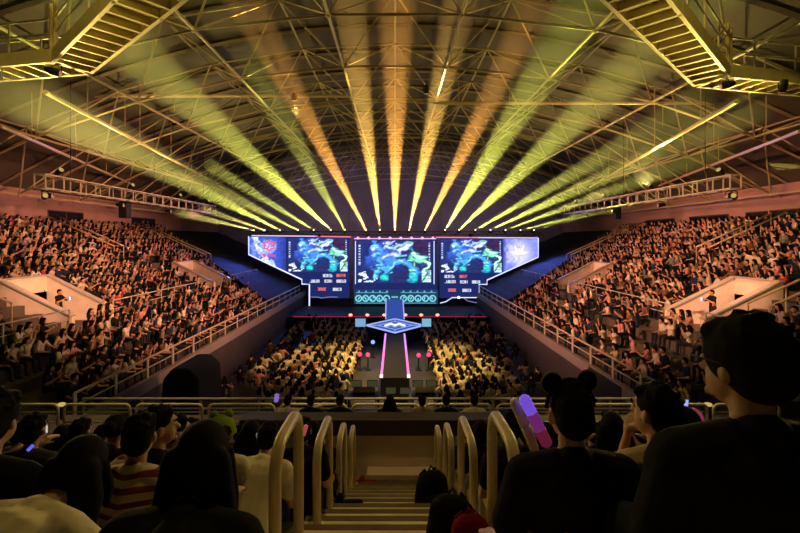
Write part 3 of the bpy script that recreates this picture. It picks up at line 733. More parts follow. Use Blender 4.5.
for k, (sx, ex, ey, ed, colr, pw, ha) in enumerate(BEAMS):
    src = at(sx, 233.5, 47.8); src.z = 9.25
    end = at(ex, ey, ed); d = (end - src); L = d.length; d.normalize(); lim = L * (1.02 if k >= 14 else 1.35)
    while L < lim and (src + d * L).z < roof_z((src + d * L).x) - .15 and (src + d * L).y > 5 and abs((src + d * L).x) < 24: L += .25
    while (src + d * L).z > roof_z((src + d * L).x) - .1: L -= .25
    cn = 'orange' if colr in (OR, OY) else 'yellow-green' if colr == YG else 'yellow'
    t = thing('moving_head_light', 'lamp above the screens throwing %s beam %s, %s from left' % ('an orange' if cn == 'orange' else 'a ' + cn, 'straight up' if abs(ex - sx) < 20 else 'up and left' if ex < sx else 'up and right', (names + ['twelfth', 'thirteenth', 'fourteenth', 'fifteenth', 'sixteenth', 'seventeenth', 'eighteenth', 'nineteenth'])[k]), 'stage light', src, 0, 'beam lights above the screens')
    rot = d.to_track_quat('Z', 'Y').to_matrix()
    m = MB(); m.box((0, 0, -.22), (.34, .3, .14)); m.build('base', M_black, t, bevel=.015)
    m = MB()
    for q in (-1, 1): m.box((q * .18, 0, -.06), (.04, .12, .3))
    m.build('yoke', M_black, t)
    m = MB(); m.path([rot @ Vector((0, 0, -.2)), rot @ Vector((0, 0, -.05)), rot @ Vector((0, 0, .14))], [.08, .14, .12], 10); hd = m.build('head', M_black, t)
    m = MB(); m.path([rot @ Vector((0, 0, .14)), rot @ Vector((0, 0, .16))], [.07, .07], 10); m.build('lens', glow('hot lens ' + cn, (1., .9, .6), 4), hd)
    r0, r1 = .09, .09 + math.tan(R(ha)) * L
    key = (cn,)
    if key not in M_hz: M_hz[key] = haze_mat('lit haze ' + cn, (1, 1, 1), .022, .55)
    m = MB(); p0 = rot @ Vector((0, 0, .2)); p1 = rot @ Vector((0, 0, L)); m.path([p0, p1], [r0, r1], 20); o = m.build('light_shaft', M_hz[key], t, smooth=False)
    o['label'] = cn + ' light beam in haze'
    Lt = bpy.data.lights.new('beam_source', 'SPOT'); Lt.color = colr; Lt.energy = (380000 if abs(sx - 395) < 45 else 230000) * pw; Lt.spot_size = R(2 * ha * 1.12); Lt.spot_blend = .5; Lt.shadow_soft_size = .04
    lo = bpy.data.objects.new('beam_source', Lt); COL.objects.link(lo); lo.parent = t; lo.location = d * .19; lo.rotation_euler = d.to_track_quat('-Z', 'Y').to_euler()

exec_people = True
# ================================================================== PEOPLE
M_skin = mat('skin', (.45, .27, .18), .55); M_skin2 = mat('skin deeper', (.36, .21, .14), .55)
M_hairb = mat('black hair', (.007, .006, .005), .85, var=.3, vscale=40, spec=.08); M_hairn = mat('brown black hair', (.02, .013, .009), .45, var=.3, vscale=40)
M_eye = mat('eye white', (.6, .58, .55), .2); M_iris = mat('iris', (.02, .012, .008), .2); M_lip = mat('lip', (.35, .12, .10), .5)
def cl(name, c, **k): return mat(name, c, .9, spec=.06, var=k.pop('var', .12), vscale=k.pop('vscale', 8), **k)
C_black = cl('black cotton', (.011, .011, .012)); C_cream = cl('cream cotton', (.62, .56, .42)); C_white = cl('white cotton', (.66, .64, .58))
C_beige = cl('beige cotton', (.42, .34, .22)); C_denim = cl('dark denim', (.025, .03, .05)); C_char = cl('charcoal cotton', (.03, .03, .033)); C_khaki = cl('khaki cotton', (.26, .2, .12))
C_shoe = mat('black shoe', (.015, .015, .017), .5); C_redshoe = mat('red shoe', (.30, .02, .025), .5)

class Shape:
    """Union of tapered capsules and ellipsoids, grown into one continuous surface."""
    def __init__(s): s.p = []
    def cap(s, a, b, r0, r1): s.p.append(('c', Vector(a), Vector(b), r0, r1)); return s
    def ell(s, c, rad, rot=None): s.p.append(('e', Vector(c), rad, rot)); return s
    def chain(s, pts, rs):
        for i in range(len(pts) - 1): s.cap(pts[i], pts[i + 1], rs[i], rs[i + 1])
        return s
    def raw(s, inflate=0., n=10):
        m = MB()
        for q in s.p:
            if q[0] == 'c':
                a, b, r0, r1 = q[1], q[2], q[3] + inflate, q[4] + inflate
                t = (b - a); t = t.normalized() if t.length > 1e-6 else Vector((0, 0, 1))
                pts = []; rs = []
                for k in range(4): th = PI / 2 * (1 - k / 3) ; pts.append(a - t * (r0 * math.sin(th))); rs.append(max(r0 * math.cos(th), 1e-4))
                for k in range(4): th = PI / 2 * k / 3; pts.append(b + t * (r1 * math.sin(th))); rs.append(max(r1 * math.cos(th), 1e-4))
                if (pts[3] - pts[4]).length < 1e-5: pts[4] = pts[3] + t * 1e-4
                m.path(pts, rs, n)
            else:
                rad = tuple(x + inflate for x in q[2]); m.sphere(q[1], rad, 16, 10, q[3])
        return m
    def mesh(s, name, mats, voxel, inflate=0., smooth=2, decimate=None):
        me = s.raw(inflate).mesh(name + '_raw', mats)
        o = bpy.data.objects.new('tmp', me); COL.objects.link(o)
        r = o.modifiers.new('r', 'REMESH'); r.mode = 'VOXEL'; r.voxel_size = voxel
        if smooth: k = o.modifiers.new('s', 'SMOOTH'); k.factor = .5; k.iterations = smooth
        if decimate: k = o.modifiers.new('d', 'DECIMATE'); k.ratio = decimate
        dg = bpy.context.evaluated_depsgraph_get(); out = bpy.data.meshes.new_from_object(o.evaluated_get(dg))
        bpy.data.objects.remove(o); bpy.data.meshes.remove(me); out.name = name
        out.materials.clear()
        for q in (mats if isinstance(mats, (list, tuple)) else [mats]): out.materials.append(q)
        out.polygons.foreach_set('use_smooth', [True] * len(out.polygons))
        return out

def skeleton(lean=.12, headyaw=0., headpitch=0., headroll=0., twist=0., arms=None, legs=None, hipz=.50, wide=1., headfwd=.03):
    J = {}
    J['hip'] = Vector((0, 0, hipz))
    up = Vector((0, math.sin(lean), math.cos(lean)))
    J['waist'] = J['hip'] + up * .20; J['chest'] = J['hip'] + up * .36; J['neck'] = J['hip'] + up * .49
    rt = Matrix.Rotation(twist, 3, 'Z')
    for s, n in ((-1, 'L'), (1, 'R')):
        J['sh' + n] = J['hip'] + up * .435 + rt @ Vector((s * .175 * wide, 0, 0))
    J['head'] = J['neck'] + Vector((0, math.sin(lean * 1.1) * .17 + headfwd, math.cos(lean * 1.1) * .165))
    J['hr'] = (Euler((0, 0, headyaw)).to_matrix() @ Euler((headpitch, 0, 0)).to_matrix() @ Euler((0, headroll, 0)).to_matrix())
    arms = arms or {}
    for s, n in ((-1, 'L'), (1, 'R')):
        e, w = arms.get(n, ((s * .25, .08, -.27), (s * .10, .30, -.33)))      # relative to the shoulder
        J['el' + n] = J['sh' + n] + Vector(e); J['wr' + n] = J['sh' + n] + Vector(w)
    for s, n in ((-1, 'L'), (1, 'R')):
        J['hp' + n] = J['hip'] + Vector((s * .095, 0, -.02))
        k, a = (legs or {}).get(n, ((s * .13, .42, hipz + .01), (s * .13, .44, .08)))
        J['kn' + n] = Vector(k); J['an' + n] = Vector(a)
    return J

def hand(S, el, wr, side, r=.0095, curl=.6, up=Vector((0, 0, 1))):
    f = (wr - el).normalized(); pal = up - f * up.dot(f)
    if pal.length < .2: pal = Vector((0, 1, 0)) - f * f.y
    pal.normalize(); lat = f.cross(pal) * side                 # lat: thumb side
    S.cap(wr, wr + f * .03, .026, .03)
    base = wr + f * .085
    for q in range(4):
        o = (q - 1.5) * -.021
        S.cap(wr + f * .025 + lat * o * .7, base + lat * o, .015, .0125)
        L = (.040, .046, .043, .034)[q]
        p1 = base + lat * o + (f * math.cos(curl * .5) - pal * math.sin(curl * .5)) * L
        p2 = p1 + (f * math.cos(curl * 1.4) - pal * math.sin(curl * 1.4)) * L * .8
        S.chain([base + lat * o, p1, p2], [r * 1.1, r, r * .85])
    t0 = wr + f * .03 + lat * .026; t1 = t0 + (f * .6 + lat * .75 - pal * .15).normalized() * .042; t2 = t1 + (f * .9 + lat * .25 - pal * .3).normalized() * .032
    S.chain([t0, t1, t2], [.014, .0115, .009])

def body_shape(J, face=True, fingers=True, wide=1.):
    S = Shape()
    S.chain([J['hip'] + Vector((0, 0, -.01)), J['waist'], J['chest']], [.115 * wide, .11 * wide, .12 * wide])
    for n, s in (('L', -1), ('R', 1)):
        S.cap(J['chest'], J['sh' + n] + Vector((0, 0, -.03)), .10 * wide, .068)
        S.cap(J['hip'] + Vector((s * .05, 0, 0)), J['waist'] + Vector((s * .055, 0, 0)), .105 * wide, .09 * wide)
        S.cap(J['waist'] + Vector((s * .05, 0, 0)), J['chest'] + Vector((s * .075, 0, .02)), .09 * wide, .09 * wide)
        S.cap(J['neck'], J['sh' + n], .055, .058)
        S.cap(J['sh' + n], J['el' + n], .052, .040); S.cap(J['el' + n], J['wr' + n], .040, .026)
        S.cap(J['hp' + n], J['kn' + n], .088, .058); S.cap(J['kn' + n], J['an' + n], .056, .036)
        S.cap(J['an' + n] + Vector((0, -.02, -.02)), J['an' + n] + Vector((0, .13, -.05)), .036, .028)
        if fingers: hand(S, J['el' + n], J['wr' + n], -s)
        else: S.ell(J['wr' + n] + (J['wr' + n] - J['el' + n]).normalized() * .06, (.035, .035, .05))
    h = J['head']; hr = J['hr']
    S.cap(J['neck'] + Vector((0, -.01, -.03)), h + hr @ Vector((0, -.012, -.05)), .055, .05)
    S.ell(h + hr @ Vector((0, -.008, .02)), (.075, .094, .098), hr)
    S.ell(h + hr @ Vector((0, .028, -.045)), (.056, .064, .066), hr)
    if face:
        S.cap(h + hr @ Vector((0, .078, .018)), h + hr @ Vector((0, .104, -.018)), .010, .0145)
        S.ell(h + hr @ Vector((0, .085, -.085)), (.02, .016, .016), hr)
        S.ell(h + hr @ Vector((0, .084, .036)), (.045, .014, .012), hr)
        for s in (-1, 1):
            S.ell(h + hr @ Vector((s * .078, -.004, -.006)), (.012, .021, .033), hr @ Euler((0, 0, s * .35)).to_matrix())
    return S

def face_parts(J, body):
    h = J['head']; hr = J['hr']
    for s in (-1, 1):
        m = MB(); m.sphere(h + hr @ Vector((s * .031, .079, .014)), (.0135, .010, .0085), 10, 6, hr); e = m.build('eye', M_eye, body, True)
        m = MB(); m.sphere(h + hr @ Vector((s * .031, .0865, .014)), (.006, .004, .006), 8, 5, hr); m.build('iris', M_iris, body, True)
        m = MB(); m.path([h + hr @ Vector((s * x, y, z)) for x, y, z in ((.016, .094, .036), (.032, .091, .041), (.050, .078, .036))], .0045, 6); m.build('eyebrow', M_hairb, body, True)
    m = MB(); m.sphere(h + hr @ Vector((0, .089, -.058)), (.022, .009, .007), 12, 6, hr); m.build('mouth', M_lip, body, True)

def hair_shape(J, style):
    h = J['head']; hr = J['hr']; S = Shape()
    P = lambda x, y, z: h + hr @ Vector((x, y, z))
    if style in ('short', 'fluffy'):
        k = .012 if style == 'fluffy' else 0
        S.ell(P(0, -.020, .040), (.083 + k, .098 + k, .095 + k), hr); S.ell(P(0, -.050, .0), (.078 + k, .07 + k, .085), hr)
        S.cap(P(-.045, .048, .092), P(.045, .048, .092), .024 + k * .4, .024 + k * .4)
        rs = random.Random(5)
        for q in range(60):
            a = rs.uniform(0, 2 * PI); e = rs.uniform(.25, 1.35)
            d = Vector((math.cos(a) * math.cos(e), math.sin(a) * math.cos(e), math.sin(e)))
            if d.y > .55 and d.z < .6: continue
            S.cap(P(d.x * .075, d.y * .09 - .02, d.z * .085 + .04), P(d.x * (.090 + k) + .008, d.y * (.105 + k) - .02, d.z * (.103 + k) + .042), .014, .006)
    elif style in ('long', 'bob'):
        S.ell(P(0, -.018, .038), (.086, .102, .096), hr); S.ell(P(0, -.045, -.01), (.083, .075, .10), hr)
        S.cap(P(-.05, .06, .085), P(.05, .06, .085), .024, .024)
        n = -.19 if style == 'bob' else -.36
        dn = Vector((0, 0, 1))
        for x in (-.075, -.04, 0, .04, .075):
            a = P(x, -.055 - .02 * (1 - abs(x) / .08), 0); b_ = a + Vector((x * .45, -.02, n * .55)); c = a + Vector((x * .7, -.05, n)); S.chain([a, b_, c], [.045, .046, .026])
        for x in (-.082, .082): a = P(x, .015, .02); S.chain([a, a + Vector((x * .2, .005, n * .45)), a + Vector((x * .3, -.01, n * .8))], [.024, .024, .014])
    elif style == 'bun':
        S.ell(P(0, -.018, .038), (.082, .100, .094), hr); S.ell(P(0, -.11, .06), (.045, .045, .045), hr); S.cap(P(-.05, .06, .085), P(.05, .06, .085), .022, .022)
    return S

STAN = {}
def person(lab, px, k, hair='short', hairm=None, shirt=None, sleeve='short', pants=None, skin=None, group='audience in the near stand', scale=1., dy=0., rz=0., vox=.009, floor_z=None, y=None, shoe=None, **kw):
    wide = kw.get('wide', 1.)
    J = skeleton(**kw)
    yy = (PITCH * k + .2 + dy) if y is None else y
    zz = endrow(k) if floor_z is None else floor_z
    hd = Matrix.Rotation(rz, 3, 'Z') @ J['head'] * scale
    x = (px - VX) / FPX * (yy + hd.y) - hd.x
    t = thing('person', lab, 'person', (x, yy, zz), rz, group); t.scale = (scale,) * 3
    skin = skin or M_skin
    b = link('body', body_shape(J, wide=wide).mesh('body', skin, vox), t)
    face_parts(J, b)
    T = Shape(); D = .014
    T.chain([J['hip'] + Vector((0, 0, .0)), J['waist'], J['chest']], [.122 * wide, .116 * wide, .125 * wide])
    for n, s in (('L', -1), ('R', 1)):
        T.cap(J['chest'], J['sh' + n] + Vector((0, 0, -.03)), .105 * wide, .07)
        T.cap(J['hip'] + Vector((s * .06, 0, 0)), J['waist'] + Vector((s * .06, 0, 0)), .112 * wide, .096 * wide)
        T.cap(J['waist'] + Vector((s * .055, 0, 0)), J['chest'] + Vector((s * .075, 0, .02)), .096 * wide, .094 * wide)
        T.cap(J['neck'] + Vector((s * .02, 0, -.02)), J['sh' + n], .055, .06); T.cap(J['chest'], J['neck'] + Vector((0, -.02, -.005)), .11, .062)
        if sleeve == 'short': T.cap(J['sh' + n], J['sh' + n].lerp(J['el' + n], .62), .058, .058)
        elif sleeve == 'long': T.cap(J['sh' + n], J['el' + n], .058, .048); T.cap(J['el' + n], J['el' + n].lerp(J['wr' + n], .93), .048, .036)
    link('shirt', T.mesh('shirt', shirt or C_black, vox * 1.15, D), t)
    T = Shape()
    for n, s in (('L', -1), ('R', 1)):
        T.cap(J['hip'], J['hp' + n], .11 * wide, .10); T.cap(J['hp' + n], J['kn' + n], .096, .066); T.cap(J['kn' + n], J['kn' + n].lerp(J['an' + n], .92), .066, .048)
    link('trousers', T.mesh('trousers', pants or C_denim, vox * 1.3, .010), t)
    for n in 'LR':
        T = Shape(); a = J['an' + n]; T.cap(a + Vector((0, -.03, -.03)), a + Vector((0, .05, -.04)), .045, .042); T.cap(a + Vector((0, .04, -.04)), a + Vector((0, .14, -.05)), .042, .034)
        me = T.mesh('shoe', shoe or C_shoe, .010)
        link('shoe', me, t)
    if hair: link('hair', hair_shape(J, hair).mesh('hair', hairm or M_hairb, .009, 0, 1), t)
    t['J'] = 0; del t['J']
    STAN[lab] = (t, J, x, yy, zz, scale)
    return t, J
A_up = {'L': ((-.16, .20, -.16), (-.06, .26, .09)), 'R': ((.16, .20, -.16), (.06, .26, .09))}      # hands in front of the face
A_phone = {'L': ((-.20, .14, -.22), (-.05, .38, -.06)), 'R': ((.20, .14, -.22), (.05, .38, -.06))}
A_side = {'L': ((-.10, -.03, -.29), (-.09, .20, -.38)), 'R': ((.10, -.03, -.29), (.09, .20, -.38))}
A_in = {'L': ((-.05, .04, -.29), (.02, .27, -.34)), 'R': ((.05, .04, -.29), (-.02, .27, -.34))}

# right of the stairs
big, Jb = person('large man in black shirt and dark glasses with fluffy black hair, head turned left', 742, 1, 'fluffy', shirt=C_black, skin=M_skin2, lean=.08, headyaw=.36, headpitch=-.03, scale=1.05, vox=.008, wide=1.15, arms=A_side, dy=.17)
h, hr = Jb['head'], Jb['hr']
m = MB()
for s in (-1, 1):
    c = h + hr @ Vector((s * .033, .098, .012)); m.path([c + hr @ Vector((.026 * math.cos(a), .0, .018 * math.sin(a))) for a in [2 * PI * q / 12 for q in range(12)]], .003, 5, True)
    m.path([h + hr @ Vector(p) for p in ((s * .058, .095, .018), (s * .078, .06, .02), (s * .088, -.005, .018))], .003, 5)
m.path([h + hr @ Vector(p) for p in ((-.009, .1, .016), (0, .104, .019), (.009, .1, .016))], .003, 5)
m.build('glasses', M_black, big)
mick, Jm = person('man in black t-shirt wearing a round mouse-ear headband, seen from behind', 569, 2, 'short', shirt=C_black, lean=.05, headyaw=.08, scale=1.04, wide=1.1, vox=.008, arms=A_side)
h, hr = Jm['head'], Jm['hr']
m = MB(); m.path([h + hr @ Vector((.098 * math.cos(a), -.01, .03 + .112 * math.sin(a))) for a in [PI * q / 14 for q in range(15)]], .008, 6); hb = m.build('headband', C_black, mick)
for s, a in ((-1, R(128)), (1, R(56))):
    c = h + hr @ Vector((.125 * math.cos(a) , -.01, .03 + .125 * math.sin(a)))
    m = MB(); m.sphere(c, (.042, .016, .042), 16, 10, hr); m.build('round_ear', C_black, hb, True)
    m = MB(); m.path([c + hr @ Vector((.042 * math.cos(q), 0, .042 * math.sin(q))) for q in [2 * PI * w_ / 16 for w_ in range(16)]], [.003 + .0025 * max(0, math.sin(2 * PI * w_ / 16)) for w_ in range(16)], 6, True); m.build('painted_ear_backlight', C_khaki, hb, True)  # pale ring paints the backlit outline of the ear, thicker on top
person('woman in beige shirt with dark hair, seated between the two men in black', 655, 2, 'short', shirt=C_beige, sleeve='short', lean=.10, headyaw=.5, wide=.92, arms=A_phone, dy=.1)
person('person in black with dark hair and pale shorts behind the nearest right hoop', 509, 4, 'short', shirt=C_black, pants=C_beige, lean=.3, headyaw=.25, arms=A_in, rz=.08)
person('person in black leaning forward beside the second right hoop', 481, 6, 'bob', shirt=C_black, pants=C_khaki, lean=.30, headyaw=.2, arms=A_in)
person('person in dark shirt and pale trousers beside the third right hoop', 468, 7, 'short', shirt=C_char, pants=C_khaki, lean=.28, arms=A_in, legs={'L': ((-.2, .40, .5), (-.26, .5, .08)), 'R': ((.12, .42, .5), (.1, .44, .08))})
person('person in cream shirt right of the glow stick, head lowered', 612, 4, 'bob', shirt=C_cream, lean=.2, headyaw=-.2, arms=A_up)
person('person in dark shirt behind the woman in beige', 640, 5, 'short', shirt=C_char, lean=.1, headyaw=.1)
person('person in pink shirt holding up a lit phone left of the man with glasses', 684, 3, 'long', shirt=cl('pink cotton', (.55, .14, .22)), lean=.1, arms=A_up, headyaw=-.2)
# left of the stairs
person('woman with long black hair in black in front, left of the stairs', 203, 1, 'long', shirt=C_black, sleeve='long', lean=.6, headpitch=-.35, scale=.86, wide=1.1, vox=.008, arms=A_side, dy=.03)
person('person hunched forward in a cream shirt at the lower left', 82, 1, 'bob', shirt=C_cream, sleeve='long', lean=1.08, headpitch=-.5, wide=1.0, scale=.9, rz=-.16, vox=.008, dy=.1, headfwd=.04, arms={'L': ((-.14, .12, -.24), (0, .26, -.3)), 'R': ((.14, .12, -.24), (0, .26, -.3))})
person('large dark figure with black hair at the left edge', -6, 2, 'fluffy', shirt=C_black, sleeve='long', lean=.12, headyaw=.05, scale=1.0, wide=1.0, dy=0, arms=A_side)
st = bpy.data.materials.new('striped jersey'); st.use_nodes = True; nt = st.node_tree; bs = nt.nodes['Principled BSDF']
tc = nt.nodes.new('ShaderNodeTexCoord'); wv = nt.nodes.new('ShaderNodeTexWave'); wv.bands_direction = 'Z'; wv.inputs['Scale'].default_value = 5.2; rp = nt.nodes.new('ShaderNodeValToRGB'); rp.color_ramp.interpolation = 'CONSTANT'
rp.color_ramp.elements[0].color = (.60, .50, .36, 1); rp.color_ramp.elements[1].color = (.16, .02, .02, 1); rp.color_ramp.elements[1].position = .6
nt.links.new(tc.outputs['Object'], wv.inputs['Vector']); nt.links.new(wv.outputs['Fac'], rp.inputs['Fac']); nt.links.new(rp.outputs['Color'], bs.inputs['Base Color']); bs.inputs['Roughness'].default_value = .85
_, Js = person('person in red and cream striped top with one hand raised to the face', 140, 2, 'short', shirt=st, sleeve='long', lean=.14, headyaw=.15, wide=.95, dy=.22, scale=.86, arms={'L': ((-.16, .14, -.14), (.02, .17, .03)), 'R': ((.20, .06, -.24), (.24, .33, -.26))})
tS, _, xS, yS, zS, sS = STAN['person in red and cream striped top with one hand raised to the face']
person('man in black t-shirt in profile, behind the striped top', 160, 3, 'short', shirt=C_black, lean=.12, headyaw=-1.0, arms=A_side, wide=1.05)
person('person in yellow-brown shirt in profile beside the man in black t-shirt', 177, 4, 'short', shirt=C_beige, lean=.06, headyaw=-.9)
person('person with round black hair near the left end of the loop barriers', 81, 5, 'short', shirt=C_black, lean=.1)
person('person with round black hair, second along from the left edge of the row', 116, 4, 'bun', shirt=C_black, lean=.12, headyaw=.2)
person('person in dark top at the far left of the row below the barriers', 34, 4, 'short', shirt=C_char, lean=.1, arms=A_phone)
kid, Jk = person('child in a green frog-like hat and cream top', 221, 4, 'short', shirt=C_cream, sleeve='long', lean=.05, scale=.98, arms=A_side, headyaw=.2)
h, hr = Jk['head'], Jk['hr']; T = Shape(); T.ell(h + hr @ Vector((0, -.015, .06)), (.115, .12, .10), hr)
T.ell(h + hr @ Vector((0, .0, .02)), (.125, .13, .03), hr)
hat = link('hat', T.mesh('hat', cl('green plush', (.16, .24, .03)), .009), kid)
for s in (-1, 1):
    m = MB(); m.sphere(h + hr @ Vector((s * .055, .03, .15)), .036, 12, 8); e = m.build('hat_eye', cl('green plush', (.16, .24, .03)), hat, True)
crm, Jc = person('person in cream t-shirt leaning forward behind the nearest left hoop', 268, 4, 'short', shirt=C_cream, lean=.72, headpitch=-.25, wide=1.1, arms=A_in, dy=-.15, rz=-.05)
person('person in black beside the second left hoop with a pink stick', 303, 5, 'short', shirt=C_black, pants=C_black, lean=.15, rz=.05, arms=A_in)
person('person in black with bobbed hair beside the third left hoop', 314, 6, 'bob', shirt=C_black, pants=C_black, lean=.2, rz=-.2, arms=A_in, legs={'L': ((-.1, .42, .5), (-.1, .44, .08)), 'R': ((.2, .40, .48), (.24, .45, .08))})
person('person in black beside the last left hoop', 322, 7, 'short', shirt=C_black, pants=C_char, lean=.18, rz=-.15, arms=A_in, vox=.011)
person('person in white t-shirt left of the green hat', 190, 5, 'short', shirt=C_white, lean=.1, vox=.011)
person('person in black with short hair beyond the cream t-shirt', 276, 6, 'short', shirt=C_black, lean=.05, vox=.011, headyaw=.1)
person('person in black with bobbed hair between green hat and cream t-shirt', 251, 5, 'bob', shirt=C_black, lean=.05, vox=.011, headyaw=.1)
for px, k, hh, sh, ya, lab in ((62, 7, 'bob', C_char, .2, 'bob-haired person in charcoal right under the leftmost loop barriers'), (103, 7, 'short', C_khaki, -.2, 'short-haired person in khaki below the second loop barrier'),
        (158, 7, 'short', C_black, .1, 'short-haired person in black below the third loop barrier'), (212, 7, 'bob', C_black, .1, 'bob-haired person in black beyond the green hat'), (128, 6, 'long', C_beige, .3, 'long-haired person in beige beyond the striped top'),
        (196, 6, 'short', C_black, -.1, 'short-haired person in black beyond the white t-shirt'), (20, 6, 'short', C_khaki, .1, 'short-haired person in khaki at the left end of the sixth row'), (240, 7, 'short', C_char, .2, 'short-haired person in charcoal near the left end of the parapet'),
        (548, 6, 'bob', C_char, -.2, 'bob-haired person in charcoal beyond the glowing purple stick'), (592, 6, 'short', C_black, .1, 'short-haired person in black just right of the mouse-ear headband'), (618, 7, 'long', C_khaki, -.3, 'long-haired person in khaki under the right loop barriers'),
        (575, 7, 'short', C_beige, .1, 'short-haired person in beige hidden mostly by the mouse-ear headband'), (668, 6, 'bob', C_black, .1, 'bob-haired person in black near the lit phone'), (524, 7, 'short', C_black, .1, 'short-haired person in black beyond the white inflatable stick'), (700, 6, 'short', C_beige, -.4, 'short-haired person in beige near the pink fan')):
    person(lab, px, k, hh, shirt=sh, lean=.08, headyaw=ya, vox=.013, arms=A_side)
# people on the row just beyond the parapet
gp = 'audience beyond the parapet'
for px, lab, hh, sh, kw in ((340, 'dark-haired person in black beyond the parapet, right of the pointing arm', 'short', C_black, {}), (311, 'dark-haired person in black beyond the parapet, at the tip of the pointing arm', 'short', C_black, {}),
                            (288, 'person in cream long sleeves pointing right beyond the parapet', 'short', C_cream, dict(sleeve='long', arms={'L': ((-.2, .1, -.26), (-.1, .3, -.3)), 'R': ((.26, .08, .0), (.50, .16, .06))})),
                            (390, 'dark-haired person in charcoal beyond the middle of the parapet', 'bob', C_char, {}), (422, 'person in brown top beyond the parapet, second from the cream top', 'short', C_khaki, {}),
                            (446, 'person in black beyond the parapet, beside the cream top', 'short', C_black, {}), (474, 'dark-haired person in cream top beyond the parapet', 'short', C_cream, {})):
    person(lab, px, 0, hh, shirt=sh, group=gp, y=9.45, floor_z=3.6, vox=.012, lean=.05, **kw)

# held and resting things ---------------------------------------------------------
def held(name, p, build, lab, cat, group=None):
    t = thing(name, lab, cat, p, 0, group); build(t); return t
def wld(lab, key):
    t, J, x, y, z, s = STAN[lab]
    return Matrix.Translation(t.location) @ Matrix.Rotation(t.rotation_euler.z, 4, 'Z') @ Matrix.Scale(s, 4) @ J[key]
def stick(p0, p1, r, mats, lab, name='light_stick'):
    t = thing(name, lab, 'stick', p0, 0, 'inflatable cheering sticks'); d = Vector(p1) - Vector(p0); n = len(mats)
    for q, mm in enumerate(mats):
        m = MB(); a, c = d * (q / n), d * ((q + 1) / n)
        rs = [r, r]
        m.path([a, a.lerp(c, .15), a.lerp(c, .85), c], [r * (.55 if q == 0 else 1), r, r, r * (.6 if q == n - 1 else 1)], 14); m.build(['stick_base', 'stick_body', 'stick_tip'][q if n == 3 else q + 1], mm, t, True)
    return t
stick(at(548, 446, 2.35), at(523, 396, 2.35), .031, [glow('dark pink stick', (.30, .02, .07), .35), glow('magenta stick', (.36, .04, .36), .35), glow('violet stick', (.26, .11, .95), .6)], 'glowing purple and pink inflatable stick beside the mouse-ear headband')
stick(at(536, 452, 2.42), at(513, 399, 2.42), .026, [mat('white balloon', (.75, .70, .55), .3), mat('white balloon', (.75, .70, .55), .3)], 'white inflatable stick leaning beside the glowing purple stick')
stick(at(303, 436, 4.2), at(306.5, 425, 4.2), .02, [glow('pink red stick', (.8, .12, .12), .45)] * 2, 'thin pink-red stick between the first two left hoops')
stick(at(259, 441, 4.0), at(257.5, 433, 4.0), .016, [glow('pale green stick', (.3, .5, .3), .3)] * 2, 'small pale green stick behind the cream t-shirt')
stick(at(276, 402, 9.0), at(277, 394, 9.0), .045, [glow('lilac stick', (.40, .25, 1.), .5)] * 2, 'small violet glowing stick beyond the parapet')
def phone(p, rot, lab, col, s=1.):
    t = thing('phone', lab, 'phone', p, 0, 'phones in hands'); t.rotation_euler = rot
    m = MB(); m.box((0, 0, 0), (.075 * s, .009 * s, .15 * s)); m.build('case', M_black, t, bevel=.003)
    m = MB(); m.box((0, -.0052 * s, 0), (.068 * s, .001, .14 * s)); m.build('display', glow(lab, col, 1.2), t)
phone(at(683, 409, 3.2), (0, .2, .3), 'lit blue-white phone left of the man with glasses', (.35, .35, 1.0))
phone(at(30.5, 448, 1.7), (R(-50), .5, 0), 'small phone with blue light held at the left edge', (.10, .10, .9), .18)
phone(at(173, 497, 2.3), (R(-40), .3, 0), 'phone in the hand of the striped top', (.5, .45, .3), .7)
phone(at(46, 429, 4.0), (0, 0, 0), 'phone with dim white light near the left loop barrier', (.5, .5, .5), .5)
t = thing('fan', 'small pink round fan below the lit phone', 'fan', at(692, 419, 3.0)); m = MB(); m.path([(0, -.006, 0), (0, .006, 0)], [.075, .075], 20); m.build('fan_face', glow('pink fan', (.55, .08, .16), .35), t); m = MB(); m.tube((0, 0, -.075), (0, 0, -.2), .01, 8); m.build('handle', M_black, t)

def standing(lab, x, y, z, rz, shirt):
    J = skeleton(lean=.02, hipz=.93, legs={'L': ((-.10, .03, .50), (-.11, 0, .08)), 'R': ((.10, .03, .50), (.11, 0, .08))}, arms=A_phone)
    t = thing('person', lab, 'person', (x, y, z), rz, 'people standing in the exit boxes')
    link('body', body_shape(J).mesh('body', M_skin, .014), t); 
    T = Shape(); T.chain([J['hip'], J['waist'], J['chest']], [.13, .125, .13])
    for n in 'LR': T.cap(J['chest'], J['sh' + n], .11, .075); T.cap(J['sh' + n], J['sh' + n].lerp(J['el' + n], .7), .065, .06); T.cap(J['neck'], J['sh' + n], .05, .06)
    link('shirt', T.mesh('shirt', shirt, .016, .012), t)
    T = Shape()
    for n in 'LR': T.cap(J['hip'], J['hp' + n], .12, .11); T.cap(J['hp' + n], J['kn' + n], .10, .075); T.cap(J['kn' + n], J['an' + n], .075, .06)
    link('trousers', T.mesh('trousers', C_char, .018, .008), t)
    link('hair', hair_shape(J, 'short').mesh('hair', M_hairb, .014, 0, 1), t)
standing('person in black standing in the near exit box of the left stand', -15.6, 20.6, 4.2, R(-80), C_black)
standing('person in black standing in the near exit box of the right stand', 14.6, 20.4, 4.2, R(80), C_black)
phone((-15.05, 20.55, 5.5), (0, 0, R(60)), 'lit white phone held in the near exit box of the left stand', (.8, .85, 1.), 1.3)
phone((14.05, 20.35, 5.5), (0, 0, R(-60)), 'lit white phone held in the near exit box of the right stand', (.8, .85, 1.), 1.3)
